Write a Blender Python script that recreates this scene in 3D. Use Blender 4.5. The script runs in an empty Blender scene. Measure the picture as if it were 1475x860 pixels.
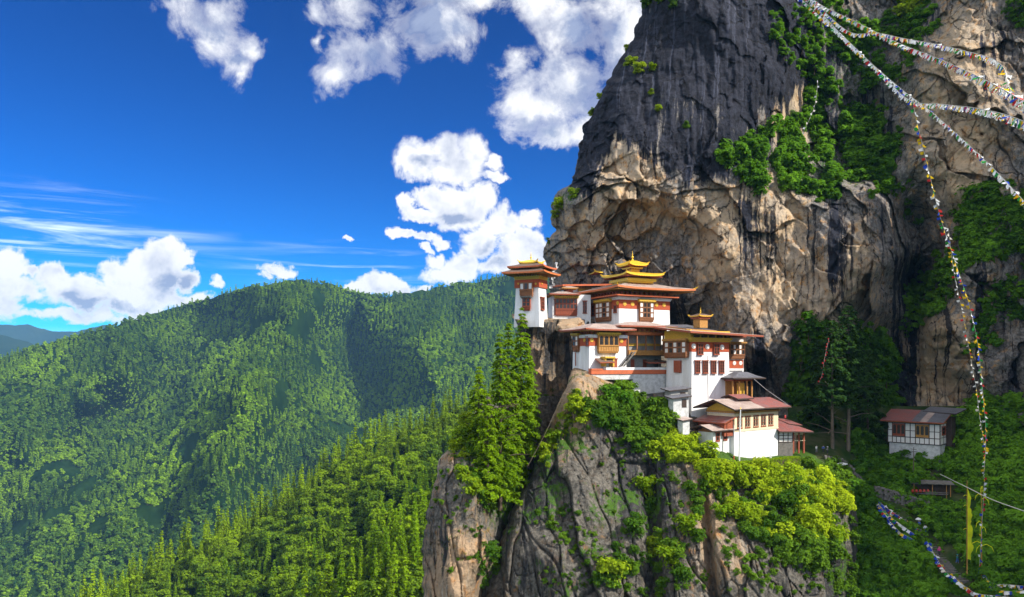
import bpy, bmesh, math, random
import numpy as np
from mathutils import Vector, Matrix

random.seed(7)
RNG = np.random.default_rng(11)
SC = bpy.context.scene
COL = SC.collection
PI = math.pi

# ---------------------------------------------------------------- camera, sun, sky, exposure
F, CX, HY = 1100.0, 737.5, 525.0          # focal length, centre column and eye level, in photo pixels
cam_d = bpy.data.cameras.new('camera')
cam_d.sensor_width = 36.0
cam_d.lens = 36.0 * F / 1475.0
cam_d.shift_y = (HY - 430.0) / 1475.0
cam_d.clip_start = 0.5
cam_d.clip_end = 90000.0
cam = bpy.data.objects.new('camera', cam_d)
cam.rotation_euler = (PI / 2, 0, 0)
COL.objects.link(cam)
SC.camera = cam

SUN = Vector((0.68, -0.38, 0.64)).normalized()
sd = bpy.data.lights.new('sun', 'SUN')
sd.energy = 4.4
sd.angle = math.radians(0.5)
sd.color = (1.0, 0.945, 0.86)
sun = bpy.data.objects.new('sun', sd)
sun.rotation_euler = SUN.to_track_quat('Z', 'Y').to_euler()
sun.location = (0, 0, 300)
COL.objects.link(sun)

SC.view_settings.view_transform = 'Standard'
SC.view_settings.look = 'None'
SC.view_settings.gamma = 1.0
SC.view_settings.exposure = 0.74
SC.view_settings.use_curve_mapping = False
SC.render.engine = 'CYCLES'
cy = SC.cycles
cy.max_bounces = 6
cy.diffuse_bounces = 4
cy.glossy_bounces = 2
cy.transmission_bounces = 4
cy.volume_bounces = 0
cy.transparent_max_bounces = 4
cy.caustics_reflective = False
cy.caustics_refractive = False
cy.use_denoising = True
cy.use_adaptive_sampling = True
cy.adaptive_threshold = 0.02
cy.sample_clamp_indirect = 6.0

SKY_STRENGTH = 0.13

# (px, py, rx, ry): puffs of the cumulus clouds, turned into azimuth and elevation below
PUFFS = [
    (240, 2, 30, 22), (270, 22, 42, 34), (312, 52, 38, 34), (338, 88, 28, 26), (362, 66, 22, 14), (318, 14, 30, 22), (345, 108, 14, 10),
    (452, 18, 22, 28), (505, 12, 54, 40), (484, 108, 34, 24), (535, 72, 46, 34), (610, 18, 76, 38), (690, 2, 46, 18), (455, 55, 10, 16), (655, 40, 40, 18),
    (770, 6, 36, 26), (830, 40, 46, 36), (765, 152, 56, 34), (830, 130, 46, 50), (742, 92, 26, 18), (895, 50, 60, 70), (800, 190, 40, 14), (850, 180, 30, 24),
    (606, 234, 32, 22), (640, 216, 22, 20), (682, 216, 20, 22), (656, 250, 34, 20), (584, 238, 16, 9), (712, 238, 9, 9), (712, 258, 14, 6),
    (664, 300, 36, 24), (626, 284, 20, 16), (590, 294, 11, 10), (612, 310, 22, 8), (690, 284, 20, 14),
    (585, 340, 18, 7), (612, 343, 24, 7), (642, 350, 13, 8), (618, 360, 10, 5),
    (728, 330, 22, 22), (762, 320, 18, 14), (700, 352, 28, 24), (745, 362, 40, 26), (668, 386, 34, 18), (780, 368, 14, 30), (635, 376, 16, 12), (640, 398, 30, 12), (720, 388, 50, 16),
    (545, 404, 24, 12), (570, 412, 22, 8), (515, 416, 20, 7), (605, 412, 14, 6),
    (236, 358, 24, 18), (206, 370, 18, 16), (260, 370, 16, 12), (220, 395, 44, 30), (262, 404, 24, 20), (172, 396, 28, 18), (125, 404, 30, 16), (80, 402, 30, 16), (45, 392, 12, 8), (14, 388, 26, 20), (40, 420, 50, 20), (120, 426, 60, 22), (200, 428, 70, 22),
    (100, 452, 110, 12), (308, 412, 12, 10), (398, 391, 20, 9), (410, 396, 16, 8), (385, 400, 14, 6), (500, 348, 12, 3), (5, 430, 40, 30), (270, 436, 40, 14),
]
# where the cumulus is thick enough to look grey from below
GREYS = [(610, 30, 80, 48), (560, 95, 34, 30), (850, 50, 60, 60), (870, 120, 46, 60), (245, 408, 34, 26), (150, 438, 80, 10), (715, 372, 24, 18), (655, 316, 34, 9), (300, 30, 30, 22), (345, 80, 16, 14), (620, 238, 30, 12), (60, 436, 40, 8), (790, 180, 50, 16)]


def azel(px, py):
    x, z = (px - CX) / F, (HY - py) / F
    return math.atan2(x, 1.0), math.atan2(z, math.hypot(x, 1.0)), 1.0 / (1 + x * x)


class Nodes:
    """A small helper that adds nodes to a tree and links values or sockets into them."""

    def __init__(self, tree):
        self.t = tree

    def new(self, kind, props=None, ins=None):
        n = self.t.nodes.new(kind)
        for k, v in (props or {}).items():
            setattr(n, k, v)
        for k, v in (ins or {}).items():
            self.put(n.inputs[k], v)
        return n

    def put(self, sock, v):
        if hasattr(v, 'is_output') or isinstance(v, bpy.types.NodeSocket):
            self.t.links.new(v, sock)
        else:
            sock.default_value = v

    def math(self, op, a, b=None, c=None, clamp=False):
        n = self.t.nodes.new('ShaderNodeMath')
        n.operation = op
        n.use_clamp = clamp
        for i, v in enumerate((a, b, c)):
            if v is not None:
                self.put(n.inputs[i], v)
        return n.outputs[0]

    def vmath(self, op, a, b=None, c=None, out=0):
        n = self.t.nodes.new('ShaderNodeVectorMath')
        n.operation = op
        for i, v in enumerate((a, b, c)):
            if v is not None:
                self.put(n.inputs[i], v)
        return n.outputs[out]

    def smooth(self, v, a, b, lo=0.0, hi=1.0):
        n = self.new('ShaderNodeMapRange', {'interpolation_type': 'SMOOTHSTEP'}, {0: v, 1: a, 2: b, 3: lo, 4: hi})
        return n.outputs[0]

    def mix(self, f, a, b, blend='MIX'):
        n = self.new('ShaderNodeMix', {'data_type': 'RGBA', 'blend_type': blend, 'clamp_factor': True})
        self.put(n.inputs[0], f)
        self.put(n.inputs[6], a)
        self.put(n.inputs[7], b)
        return n.outputs[2]

    def noise(self, vec, scale, detail=4.0, rough=0.55, dist=0.0, out=0):
        n = self.new('ShaderNodeTexNoise', None, {'Vector': vec, 'Scale': scale, 'Detail': detail, 'Roughness': rough, 'Distortion': dist})
        return n.outputs[out]


def rgb(r, g, b):
    return (r, g, b, 1.0)


def build_world():
    w = bpy.data.worlds.new('World')
    SC.world = w
    w.use_nodes = True
    t = w.node_tree
    t.nodes.clear()
    N = Nodes(t)
    sky = N.new('ShaderNodeTexSky')
    sky.sky_type = 'NISHITA'
    sky.sun_disc = False
    sky.sun_elevation = math.asin(SUN.z)
    sky.sun_rotation = math.atan2(SUN.x, SUN.y)
    sky.altitude = 3000
    sky.air_density = 1.0
    sky.dust_density = 0.2
    sky.ozone_density = 3.0
    gm = N.new('ShaderNodeGamma', None, {'Color': sky.outputs[0], 'Gamma': 1.45})
    hs = N.new('ShaderNodeHueSaturation', None, {'Hue': 0.512, 'Saturation': 2.0, 'Value': 0.325, 'Color': gm.outputs[0]})
    skyc = hs.outputs[0]
    co = N.new('ShaderNodeTexCoord').outputs['Generated']
    sep = N.new('ShaderNodeSeparateXYZ', None, {0: co})
    X, Y, Z = sep.outputs
    az = N.math('ARCTAN2', X, Y)
    el = N.math('ARCSINE', Z)
    p0 = N.new('ShaderNodeCombineXYZ', None, {0: az, 1: el, 2: 0.0}).outputs[0]
    # domain warp, so that the puffs lose their ellipses
    w1 = N.noise(co, 9.0, 3.0, 0.6, out=1)
    w1 = N.vmath('SUBTRACT', w1, (0.5, 0.5, 0.5))
    p1 = N.vmath('MULTIPLY_ADD', w1, (0.035, 0.035, 0.0), p0)
    w2 = N.vmath('SUBTRACT', N.noise(co, 34.0, 4.0, 0.65, out=1), (0.5, 0.5, 0.5))
    p1 = N.vmath('MULTIPLY_ADD', w2, (0.030, 0.030, 0.0), p1)
    d = None
    for (px, py, rx, ry) in PUFFS:
        a, e, k = azel(px, py)
        kx, ky = F / (rx * k * 1.22), F / (ry * math.sqrt(k) * 1.25)
        q = N.vmath('MULTIPLY_ADD', p1, (kx, ky, 0), (-a * kx, -e * ky, 0))
        l = N.vmath('LENGTH', q, out=1)
        d = l if d is None else N.math('SMOOTH_MIN', d, l, 0.18)
    body = N.math('SUBTRACT', 1.0, d)
    fb = N.noise(co, 15.0, 9.0, 0.64, 0.4)
    fbc = N.math('SUBTRACT', fb, 0.5)
    high = N.smooth(el, 0.20, 0.36)                       # ragged overhead, crisp near the horizon
    field = N.math('ADD', N.math('MULTIPLY', body, 1.15), N.math('MULTIPLY', fbc, N.math('MULTIPLY_ADD', high, 0.7, 3.1)))
    wid = N.math('MULTIPLY_ADD', high, 0.75, 0.48)
    dens = N.math('DIVIDE', N.math('ADD', field, 0.08), wid, clamp=True)
    dens = N.math('POWER', N.smooth(dens, 0.0, 1.0), 0.85)
    # light: the same noise a little towards the sun tells lit sides from shaded ones
    off = N.vmath('ADD', co, (0.010, 0.0, 0.020))
    fb2 = N.noise(off, 17.0, 5.0, 0.58, 0.25)
    slope = N.math('SUBTRACT', fb2, N.noise(co, 17.0, 5.0, 0.58, 0.25))
    big = N.noise(co, 6.0, 4.0, 0.55)
    thick = N.smooth(field, 0.10, 0.80)
    g = None
    for (px, py, rx, ry) in GREYS:
        a, e, k = azel(px, py)
        kx, ky = F / (rx * k), F / (ry * math.sqrt(k))
        q = N.vmath('LENGTH', N.vmath('MULTIPLY_ADD', p1, (kx, ky, 0), (-a * kx, -e * ky, 0)), out=1)
        g = q if g is None else N.math('SMOOTH_MIN', g, q, 0.3)
    g = N.smooth(N.math('ADD', g, N.math('MULTIPLY', fbc, 1.6)), 1.35, 0.25)
    shade = N.math('MULTIPLY', N.math('MULTIPLY', thick, g), 1.0)
    shade = N.math('ADD', shade, N.math('MULTIPLY', N.math('MULTIPLY', thick, N.smooth(big, 0.44, 0.62)), 0.30))
    shade = N.math('ADD', shade, N.math('MULTIPLY', N.math('MULTIPLY', slope, thick), 2.6), clamp=True)
    lit = N.mix(shade, rgb(5.15, 5.15, 5.25), rgb(1.75, 2.1, 3.1))
    # thin cirrus streaks low on the left
    st = N.vmath('MULTIPLY', co, (5.0, 5.0, 70.0))
    cn = N.noise(st, 1.0, 5.0, 0.6, 0.6)
    a0, e0, _ = azel(60, 330)
    cq = N.vmath('MULTIPLY_ADD', p0, (4.6, 17.0, 0), (-a0 * 4.6, -e0 * 17.0, 0))
    cm = N.math('SUBTRACT', 1.0, N.vmath('LENGTH', cq, out=1), clamp=True)
    a1, e1, _ = azel(480, 385)
    cq1 = N.vmath('MULTIPLY_ADD', p0, (6.0, 26.0, 0), (-a1 * 6.0, -e1 * 26.0, 0))
    cm1 = N.math('SUBTRACT', 1.0, N.vmath('LENGTH', cq1, out=1), clamp=True)
    cir = N.math('MULTIPLY', N.smooth(cn, 0.50, 0.76), N.math('ADD', cm, N.math('MULTIPLY', cm1, 0.6)), clamp=True)
    skyc = N.mix(N.math('MULTIPLY', cir, 0.7), skyc, rgb(7.6, 8.3, 9.0))
    outc = N.mix(dens, skyc, lit)
    # unseen bright cloud added behind the camera and overhead to lift the shade
    rest = N.math('MAXIMUM', N.smooth(Y, 0.45, 0.05), N.smooth(Z, 0.52, 0.70))
    rn = N.noise(N.vmath('MULTIPLY', co, (1.0, 1.0, 1.6)), 2.4, 6.0, 0.6)
    cover = N.math('MULTIPLY', N.math('MULTIPLY', rest, N.smooth(Z, 0.02, 0.12)), N.smooth(rn, 0.40, 0.56))
    outc = N.mix(cover, outc, rgb(8.0, 8.1, 8.4))
    bg = N.new('ShaderNodeBackground', None, {'Color': outc, 'Strength': SKY_STRENGTH})
    out = N.new('ShaderNodeOutputWorld')
    t.links.new(bg.outputs[0], out.inputs[0])
    w.cycles.sampling_method = 'MANUAL'
    w.cycles.sample_map_resolution = 1024


build_world()

# ---------------------------------------------------------------- numpy noise and small maths


def _h(ix, iy, iz, seed):
    h = (ix.astype(np.uint32) * np.uint32(374761393)) ^ (iy.astype(np.uint32) * np.uint32(668265263)) ^ (iz.astype(np.uint32) * np.uint32(2246822519)) ^ np.uint32((seed * 3266489917) & 0xffffffff)
    h = (h ^ (h >> np.uint32(15))) * np.uint32(2246822519)
    h = (h ^ (h >> np.uint32(13))) * np.uint32(3266489917)
    return (h ^ (h >> np.uint32(16))).astype(np.float64) / 4294967295.0


def vnoise(x, y, z, seed=0):
    fx, fy, fz = np.floor(x), np.floor(y), np.floor(z)
    ix, iy, iz = fx.astype(np.int64), fy.astype(np.int64), fz.astype(np.int64)
    tx, ty, tz = x - fx, y - fy, z - fz
    tx, ty, tz = (t * t * t * (t * (t * 6 - 15) + 10) for t in (tx, ty, tz))
    r = 0
    for a in (0, 1):
        wa = tx if a else 1 - tx
        for b in (0, 1):
            wb = ty if b else 1 - ty
            for c in (0, 1):
                wc = tz if c else 1 - tz
                r = r + wa * wb * wc * _h(ix + a, iy + b, iz + c, seed)
    return r * 2 - 1


def fbm(x, y, z, octv=4, seed=0, gain=0.5):
    r, a = 0, 1.0
    for o in range(octv):
        r = r + a * vnoise(x, y, z, seed + o * 17)
        x, y, z, a = x * 2.03, y * 2.03, z * 2.03, a * gain
    return r


def facets(u, v, seed):
    """Nearest random cell: its three random numbers, the offset from its centre, and the gap to the next cell."""
    fu, fv = np.floor(u), np.floor(v)
    b1 = np.full(u.shape, 9.0)
    b2 = np.full(u.shape, 9.0)
    cu = np.zeros(u.shape)
    cv = np.zeros(u.shape)
    ci = np.zeros(u.shape, np.int64)
    cj = np.zeros(u.shape, np.int64)
    for a in (-1, 0, 1):
        for b in (-1, 0, 1):
            iu, iv = (fu + a).astype(np.int64), (fv + b).astype(np.int64)
            zz = np.zeros_like(iu)
            pu, pv = iu + _h(iu, iv, zz, seed), iv + _h(iu, iv, zz + 1, seed)
            dd = np.hypot(u - pu, v - pv)
            m = dd < b1
            b2 = np.where(m, b1, np.minimum(b2, dd))
            b1 = np.where(m, dd, b1)
            cu, cv = np.where(m, u - pu, cu), np.where(m, v - pv, cv)
            ci, cj = np.where(m, iu, ci), np.where(m, iv, cj)
    zz = np.zeros_like(ci)
    return [_h(ci, cj, zz + k, seed) for k in (5, 6, 7)], cu, cv, b2 - b1


def sstep(a, b, v):
    t = np.clip((v - a) / (b - a), 0, 1)
    return t * t * (3 - 2 * t)


def rbf(ctrl, c=18.0):
    ctrl = np.array(ctrl, float)
    P, val = ctrl[:, :2], ctrl[:, 2]
    n = len(P)
    K = np.sqrt(((P[:, None] - P[None]) ** 2).sum(2) + c * c)
    A = np.zeros((n + 1, n + 1))
    A[:n, :n] = K
    A[:n, n] = 1
    A[n, :n] = 1
    w = np.linalg.solve(A, np.append(val, 0))

    def f(px, py):
        px, py = np.asarray(px, float), np.asarray(py, float)
        r = np.full(np.broadcast(px, py).shape, w[n])
        for i in range(n):
            r = r + w[i] * np.sqrt((px - P[i, 0]) ** 2 + (py - P[i, 1]) ** 2 + c * c)
        return r
    return f


def W(px, py, D):
    return Vector(((px - CX) / F * D, D, (HY - py) / F * D))


def inpoly(px, py, poly):
    r = np.zeros(np.shape(px), bool)
    n = len(poly)
    for i in range(n):
        x0, y0 = poly[i]
        x1, y1 = poly[(i + 1) % n]
        c = ((y0 > py) != (y1 > py)) & (px < (x1 - x0) * (py - y0) / ((y1 - y0) if y1 != y0 else 1e-9) + x0)
        r ^= c
    return r


def tag(o, label=None, cat=None, group=None, kind=None):
    if label:
        o['label'] = label
    if cat:
        o['category'] = cat
    if group:
        o['group'] = group
    if kind:
        o['kind'] = kind
    return o


def empty(name, loc=(0, 0, 0), rz=0.0):
    o = bpy.data.objects.new(name, None)
    o.empty_display_size = 0.5
    o.location = loc
    o.rotation_euler = (0, 0, rz)
    COL.objects.link(o)
    return o


def np_mesh(name, verts, quads, mats, smooth=False, tris=None, midx=None):
    me = bpy.data.meshes.new(name)
    verts = np.asarray(verts, np.float32)
    quads = np.zeros((0, 4), np.int32) if quads is None else np.asarray(quads, np.int32)
    tris = np.zeros((0, 3), np.int32) if tris is None else np.asarray(tris, np.int32)
    nq, nt = len(quads), len(tris)
    me.vertices.add(len(verts))
    me.vertices.foreach_set('co', verts.ravel())
    me.loops.add(nq * 4 + nt * 3)
    me.loops.foreach_set('vertex_index', np.concatenate([quads.ravel(), tris.ravel()]))
    me.polygons.add(nq + nt)
    ls = np.concatenate([np.arange(nq) * 4, nq * 4 + np.arange(nt) * 3]).astype(np.int32)
    me.polygons.foreach_set('loop_start', ls)
    if midx is not None:
        me.polygons.foreach_set('material_index', np.asarray(midx, np.int32))
    if smooth:
        me.polygons.foreach_set('use_smooth', np.ones(nq + nt, bool))
    for m in (mats if isinstance(mats, (list, tuple)) else [mats]):
        me.materials.append(m)
    me.update(calc_edges=True)
    return me


def link(name, me, parent=None):
    o = bpy.data.objects.new(name, me)
    COL.objects.link(o)
    if parent is not None:
        o.parent = parent
    return o


# ---------------------------------------------------------------- materials
MATS = {}


def mat_base(name):
    m = bpy.data.materials.new(name)
    m.use_nodes = True
    t = m.node_tree
    t.nodes.clear()
    return m, t, Nodes(t)


def finish(t, N, shader):
    o = N.new('ShaderNodeOutputMaterial')
    t.links.new(shader, o.inputs[0])


def paint(name, col, rough=0.7, metal=0.0, var=0.25, scale=0.7, bump=0.0, bscale=6.0, stain=None, streak=False, wave=0.0):
    """A painted, plastered or metal surface: base colour broken up by noise and a stain colour."""
    m, t, N = mat_base(name)
    co = N.new('ShaderNodeTexCoord').outputs['Object']
    v = co
    if streak:
        v = N.vmath('MULTIPLY', co, (1.0, 1.0, 0.14))
    n1 = N.noise(v, scale, 6.0, 0.65)
    c = N.mix(N.smooth(n1, 0.38, 0.72), rgb(*col), rgb(*(stain or tuple(x * (1 - var) for x in col))))
    n2 = N.noise(co, scale * 7.0, 3.0, 0.6)
    c = N.mix(N.math('MULTIPLY', N.smooth(n2, 0.35, 0.75), var), c, rgb(*tuple(x * 0.55 for x in col)))
    b = N.new('ShaderNodeBsdfPrincipled', None, {'Base Color': c, 'Roughness': rough, 'Metallic': metal})
    if bump or wave:
        h = N.noise(co, bscale, 4.0, 0.6)
        if wave:
            wv = N.new('ShaderNodeTexWave', {'wave_type': 'BANDS', 'bands_direction': 'X'}, {'Vector': co, 'Scale': wave}).outputs[1]
            h = N.math('MULTIPLY_ADD', wv, 1.2, N.math('MULTIPLY', h, 0.4))
        bp = N.new('ShaderNodeBump', None, {'Strength': 0.6, 'Distance': bump or 0.04, 'Height': h})
        t.links.new(bp.outputs[0], b.inputs['Normal'])
    finish(t, N, b.outputs[0])
    MATS[name] = m
    return m


def leafy(name, dark, light, trans=0.35, tint=False, tcol=None):
    """Leaves: diffuse plus light coming through; each plant and each clump gets its own shade of green."""
    m, t, N = mat_base(name)
    info = N.new('ShaderNodeObjectInfo')
    geo = N.new('ShaderNodeNewGeometry')
    r = info.outputs['Random']
    isl = geo.outputs['Random Per Island']
    f = N.math('MULTIPLY_ADD', isl, 0.45, N.math('MULTIPLY', r, 0.55))
    if tint:
        at = N.new('ShaderNodeAttribute', {'attribute_type': 'INSTANCER', 'attribute_name': 'tint'}).outputs['Fac']
        f = N.math('ADD', N.math('MULTIPLY', f, 0.55), N.math('MULTIPLY', at, 0.6), clamp=True)
    c = N.mix(f, rgb(*dark), rgb(*light))
    d = N.new('ShaderNodeBsdfDiffuse', None, {'Color': c})
    tc = N.mix(0.5, c, rgb(*(tcol or light)))
    tr = N.new('ShaderNodeBsdfTranslucent', None, {'Color': tc})
    ms = N.new('ShaderNodeMixShader', None, {0: trans})
    t.links.new(d.outputs[0], ms.inputs[1])
    t.links.new(tr.outputs[0], ms.inputs[2])
    finish(t, N, ms.outputs[0])
    MATS[name] = m
    return m


def rock_mat(name, tan1, tan2, grey, dark, mossc, bump=0.5, joint=0.85, tang=0.42):
    m, t, N = mat_base(name)
    co = N.new('ShaderNodeTexCoord').outputs['Object']
    A = lambda k: N.new('ShaderNodeAttribute', {'attribute_type': 'GEOMETRY', 'attribute_name': k}).outputs['Fac']
    n_big = N.noise(co, 0.10, 6.0, 0.66, 0.6)
    n_mid = N.noise(co, 0.45, 6.0, 0.7, 0.4)
    n_fine = N.noise(co, 1.3, 8.0, 0.72)
    wob = N.vmath('MULTIPLY', N.vmath('SUBTRACT', N.noise(co, 0.12, 3.0, 0.6, out=1), (0.5, 0.5, 0.5)), (1.8, 1.8, 0.0))
    cw = N.vmath('ADD', co, wob)
    # runs follow the wall: distance along it, and a much stretched height
    along = N.vmath('DOT_PRODUCT', cw, (1.0, -tang, 0.0), out=1)
    zz = N.new('ShaderNodeSeparateXYZ', None, {0: cw}).outputs[2]
    cs = N.new('ShaderNodeCombineXYZ', None, {0: along, 1: 0.0, 2: zz}).outputs[0]
    st = N.noise(N.vmath('MULTIPLY', cs, (1.0, 0.0, 0.055)), 0.50, 7.0, 0.70, 0.15)
    st_f = N.noise(N.vmath('ADD', N.vmath('MULTIPLY', cs, (1.0, 0.0, 0.026)), N.vmath('MULTIPLY', N.noise(co, 0.5, 4.0, 0.7, out=1), (0.9, 0.0, 0.0))), 0.62, 7.0, 0.70)
    warm = N.mix(N.smooth(n_big, 0.36, 0.62), rgb(*tan1), rgb(*tan2))
    warm = N.mix(N.smooth(n_mid, 0.52, 0.66), warm, rgb(tan1[0] * .95, tan1[1] * .72, tan1[2] * .48))
    warm = N.mix(N.math('MULTIPLY', N.smooth(n_fine, 0.52, 0.70), 0.6), warm, rgb(*(c * 0.34 for c in tan1)))
    gr = N.mix(N.smooth(n_fine, 0.38, 0.64), rgb(*grey), rgb(*(c * 0.36 for c in grey)))
    gr = N.mix(N.smooth(n_mid, 0.50, 0.68), gr, rgb(grey[0] * .62, grey[1] * .50, grey[2] * .40))
    tf = N.math('ADD', A('tan'), N.math('ADD', N.math('MULTIPLY', N.math('SUBTRACT', n_mid, 0.5), 1.9), N.math('MULTIPLY', N.math('SUBTRACT', st, 0.5), 0.9)))
    c = N.mix(N.smooth(tf, 0.15, 0.70), gr, warm)
    # pale lime runs
    c = N.mix(N.math('MULTIPLY', N.smooth(st_f, 0.56, 0.66), N.math('MULTIPLY', A('tan'), 0.75, clamp=True)), c, rgb(0.56, 0.49, 0.39))
    # broad black seep staining, and darkened clefts, with ragged runs
    df = N.math('ADD', A('dark'), N.math('ADD', N.math('MULTIPLY', N.math('SUBTRACT', st, 0.5), 3.0), N.math('MULTIPLY', N.math('SUBTRACT', n_mid, 0.5), 1.1)))
    df = N.smooth(df, 0.42, 0.72)
    dk = N.mix(N.smooth(n_mid, 0.36, 0.68), rgb(*dark), rgb(*(x * 2.6 for x in dark)))
    dk = N.mix(N.math('MULTIPLY', N.smooth(st_f, 0.54, 0.70), 0.8), dk, rgb(*(x * 7.0 for x in dark)))
    c = N.mix(df, c, dk)
    # thin crisp black drips
    dr = N.math('MULTIPLY', N.smooth(st_f, 0.525, 0.585), N.smooth(N.math('ADD', A('drip'), N.math('MULTIPLY', N.math('SUBTRACT', n_mid, 0.5), 2.2)), 0.30, 0.75))
    c = N.mix(N.math('MULTIPLY', dr, 0.93), c, rgb(*dark))
    # joints: lines between slabs, broken here and there
    cd = N.vmath('ADD', co, N.vmath('MULTIPLY', N.vmath('SUBTRACT', N.noise(co, 0.35, 5.0, 0.65, out=1), (0.5, 0.5, 0.5)), (3.2, 3.2, 3.2)))
    v1 = N.new('ShaderNodeTexVoronoi', {'feature': 'DISTANCE_TO_EDGE'}, {'Vector': N.vmath('MULTIPLY', cd, (1.0, 0.6, 0.42)), 'Scale': 0.16}).outputs['Distance']
    v2 = N.new('ShaderNodeTexVoronoi', {'feature': 'DISTANCE_TO_EDGE'}, {'Vector': N.vmath('MULTIPLY', cd, (0.8, 0.8, 0.9)), 'Scale': 0.42}).outputs['Distance']
    j1 = N.math('MULTIPLY', N.smooth(v1, 0.022, 0.0), N.smooth(n_big, 0.42, 0.52))
    j2 = N.math('MULTIPLY', N.smooth(v2, 0.03, 0.0), N.smooth(n_mid, 0.50, 0.60))
    jj = N.math('MAXIMUM', N.math('MAXIMUM', j1, N.math('MULTIPLY', j2, 0.7)), N.math('MULTIPLY', A('crack'), 0.8), clamp=True)
    c = N.mix(N.math('MULTIPLY', jj, joint), c, rgb(0.018, 0.016, 0.014))
    mf = N.math('ADD', A('moss'), N.math('ADD', N.math('MULTIPLY', N.math('SUBTRACT', n_fine, 0.5), 1.6), N.math('MULTIPLY', N.math('SUBTRACT', n_mid, 0.5), 1.0)))
    mc = N.mix(n_fine, rgb(*(x * .6 for x in mossc)), rgb(*(x * 1.5 for x in mossc)))
    c = N.mix(N.smooth(mf, 0.42, 0.70), c, mc)
    b = N.new('ShaderNodeBsdfPrincipled', None, {'Base Color': c, 'Roughness': 0.9, 'Specular IOR Level': 0.12})
    h = N.math('ADD', N.math('MULTIPLY', n_mid, 1.6), N.math('MULTIPLY', n_fine, 1.1))
    h = N.math('SUBTRACT', h, N.math('MULTIPLY', jj, 0.6 * joint))
    bp = N.new('ShaderNodeBump', None, {'Strength': 0.9, 'Distance': bump, 'Height': h})
    t.links.new(bp.outputs[0], b.inputs['Normal'])
    finish(t, N, b.outputs[0])
    MATS[name] = m
    return m


ROCK = rock_mat('cliff_rock', (0.55, 0.40, 0.245), (0.43, 0.34, 0.245), (0.27, 0.245, 0.22), (0.015, 0.016, 0.022), (0.045, 0.11, 0.015))
ROCK2 = rock_mat('bluff_rock', (0.40, 0.27, 0.16), (0.27, 0.21, 0.145), (0.165, 0.15, 0.125), (0.026, 0.025, 0.025), (0.05, 0.105, 0.014), joint=0.4, tang=0.12)


def ground_mat(name, a, b, scale):
    m, t, N = mat_base(name)
    co = N.new('ShaderNodeTexCoord').outputs['Object']
    n = N.noise(co, scale, 8.0, 0.65)
    c = N.mix(N.smooth(n, 0.35, 0.68), rgb(*a), rgb(*b))
    bs = N.new('ShaderNodeBsdfPrincipled', None, {'Base Color': c, 'Roughness': 1.0, 'Specular IOR Level': 0.0})
    finish(t, N, bs.outputs[0])
    MATS[name] = m
    return m


FLOORM = ground_mat('forest_floor', (0.006, 0.020, 0.005), (0.014, 0.034, 0.007), 0.02)
FARM = ground_mat('far_mountain', (0.010, 0.028, 0.018), (0.02, 0.04, 0.02), 0.003)
SLOPEM = ground_mat('gorge_soil', (0.022, 0.05, 0.012), (0.07, 0.075, 0.035), 0.25)
LAWNM = ground_mat('lawn_grass', (0.035, 0.12, 0.010), (0.06, 0.17, 0.018), 0.6)

WHITE = paint('white_plaster', (0.80, 0.79, 0.77), 0.9, var=0.18, scale=0.5, bump=0.03, bscale=5.0, stain=(0.60, 0.575, 0.53), streak=True)
STONEW = paint('whitewashed_stone', (0.62, 0.62, 0.60), 0.95, var=0.45, scale=1.1, bump=0.12, bscale=3.0, stain=(0.36, 0.36, 0.34))
CREAM = paint('cream_plaster', (0.74, 0.62, 0.40), 0.9, var=0.15, scale=0.8)
RED = paint('red_ochre', (0.42, 0.075, 0.022), 0.85, var=0.25, scale=1.2)
TERRA = paint('terracotta_band', (0.55, 0.13, 0.045), 0.85, var=0.25, scale=1.2)
WOOD = paint('carved_wood', (0.30, 0.115, 0.04), 0.75, var=0.45, scale=3.0, bump=0.06, bscale=9.0)
WOODR = paint('red_painted_wood', (0.33, 0.075, 0.03), 0.75, var=0.35, scale=3.0, bump=0.04, bscale=9.0)
WOODD = paint('dark_timber', (0.055, 0.034, 0.024), 0.85, var=0.4, scale=3.0)
WOODO = paint('ochre_wood', (0.48, 0.23, 0.05), 0.75, var=0.4, scale=3.0, bump=0.05, bscale=9.0)
YELLOW = paint('yellow_cornice', (0.70, 0.42, 0.035), 0.6, var=0.3, scale=4.0)
GOLD = paint('gilded_copper', (0.92, 0.56, 0.04), 0.42, metal=0.35, var=0.18, scale=2.0)
GOLDR = paint('gilded_relief', (0.78, 0.43, 0.04), 0.5, metal=0.2, var=0.45, scale=6.0, bump=0.08, bscale=14.0)
ORANGE = paint('orange_fascia', (0.62, 0.17, 0.045), 0.6, var=0.25, scale=1.5)
ROOFR = paint('red_sheet_roof', (0.31, 0.10, 0.085), 0.45, var=0.4, scale=0.6, stain=(0.20, 0.13, 0.13), wave=3.0, bump=0.03)
ROOFP = paint('sheen_sheet_roof', (0.47, 0.37, 0.32), 0.42, var=0.35, scale=0.5, stain=(0.30, 0.21, 0.18), wave=3.0, bump=0.03)  # same sheet roofing paled, its sheen put into the colour
ROOFG = paint('grey_sheet_roof', (0.16, 0.16, 0.18), 0.4, var=0.4, scale=0.7, wave=3.0, bump=0.03)
ROOFB = paint('brown_shingle', (0.16, 0.10, 0.07), 0.85, var=0.5, scale=1.5, bump=0.08, bscale=5.0)
PANEW = paint('white_shutter', (0.78, 0.74, 0.68), 0.7, var=0.1, scale=3.0)
GLASS = paint('dark_glass', (0.03, 0.027, 0.025), 0.25, var=0.3, scale=3.0)
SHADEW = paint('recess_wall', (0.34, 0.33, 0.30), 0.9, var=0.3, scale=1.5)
STONE = paint('grey_stone', (0.17, 0.155, 0.135), 0.95, var=0.5, scale=1.4, bump=0.1, bscale=3.0)
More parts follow.
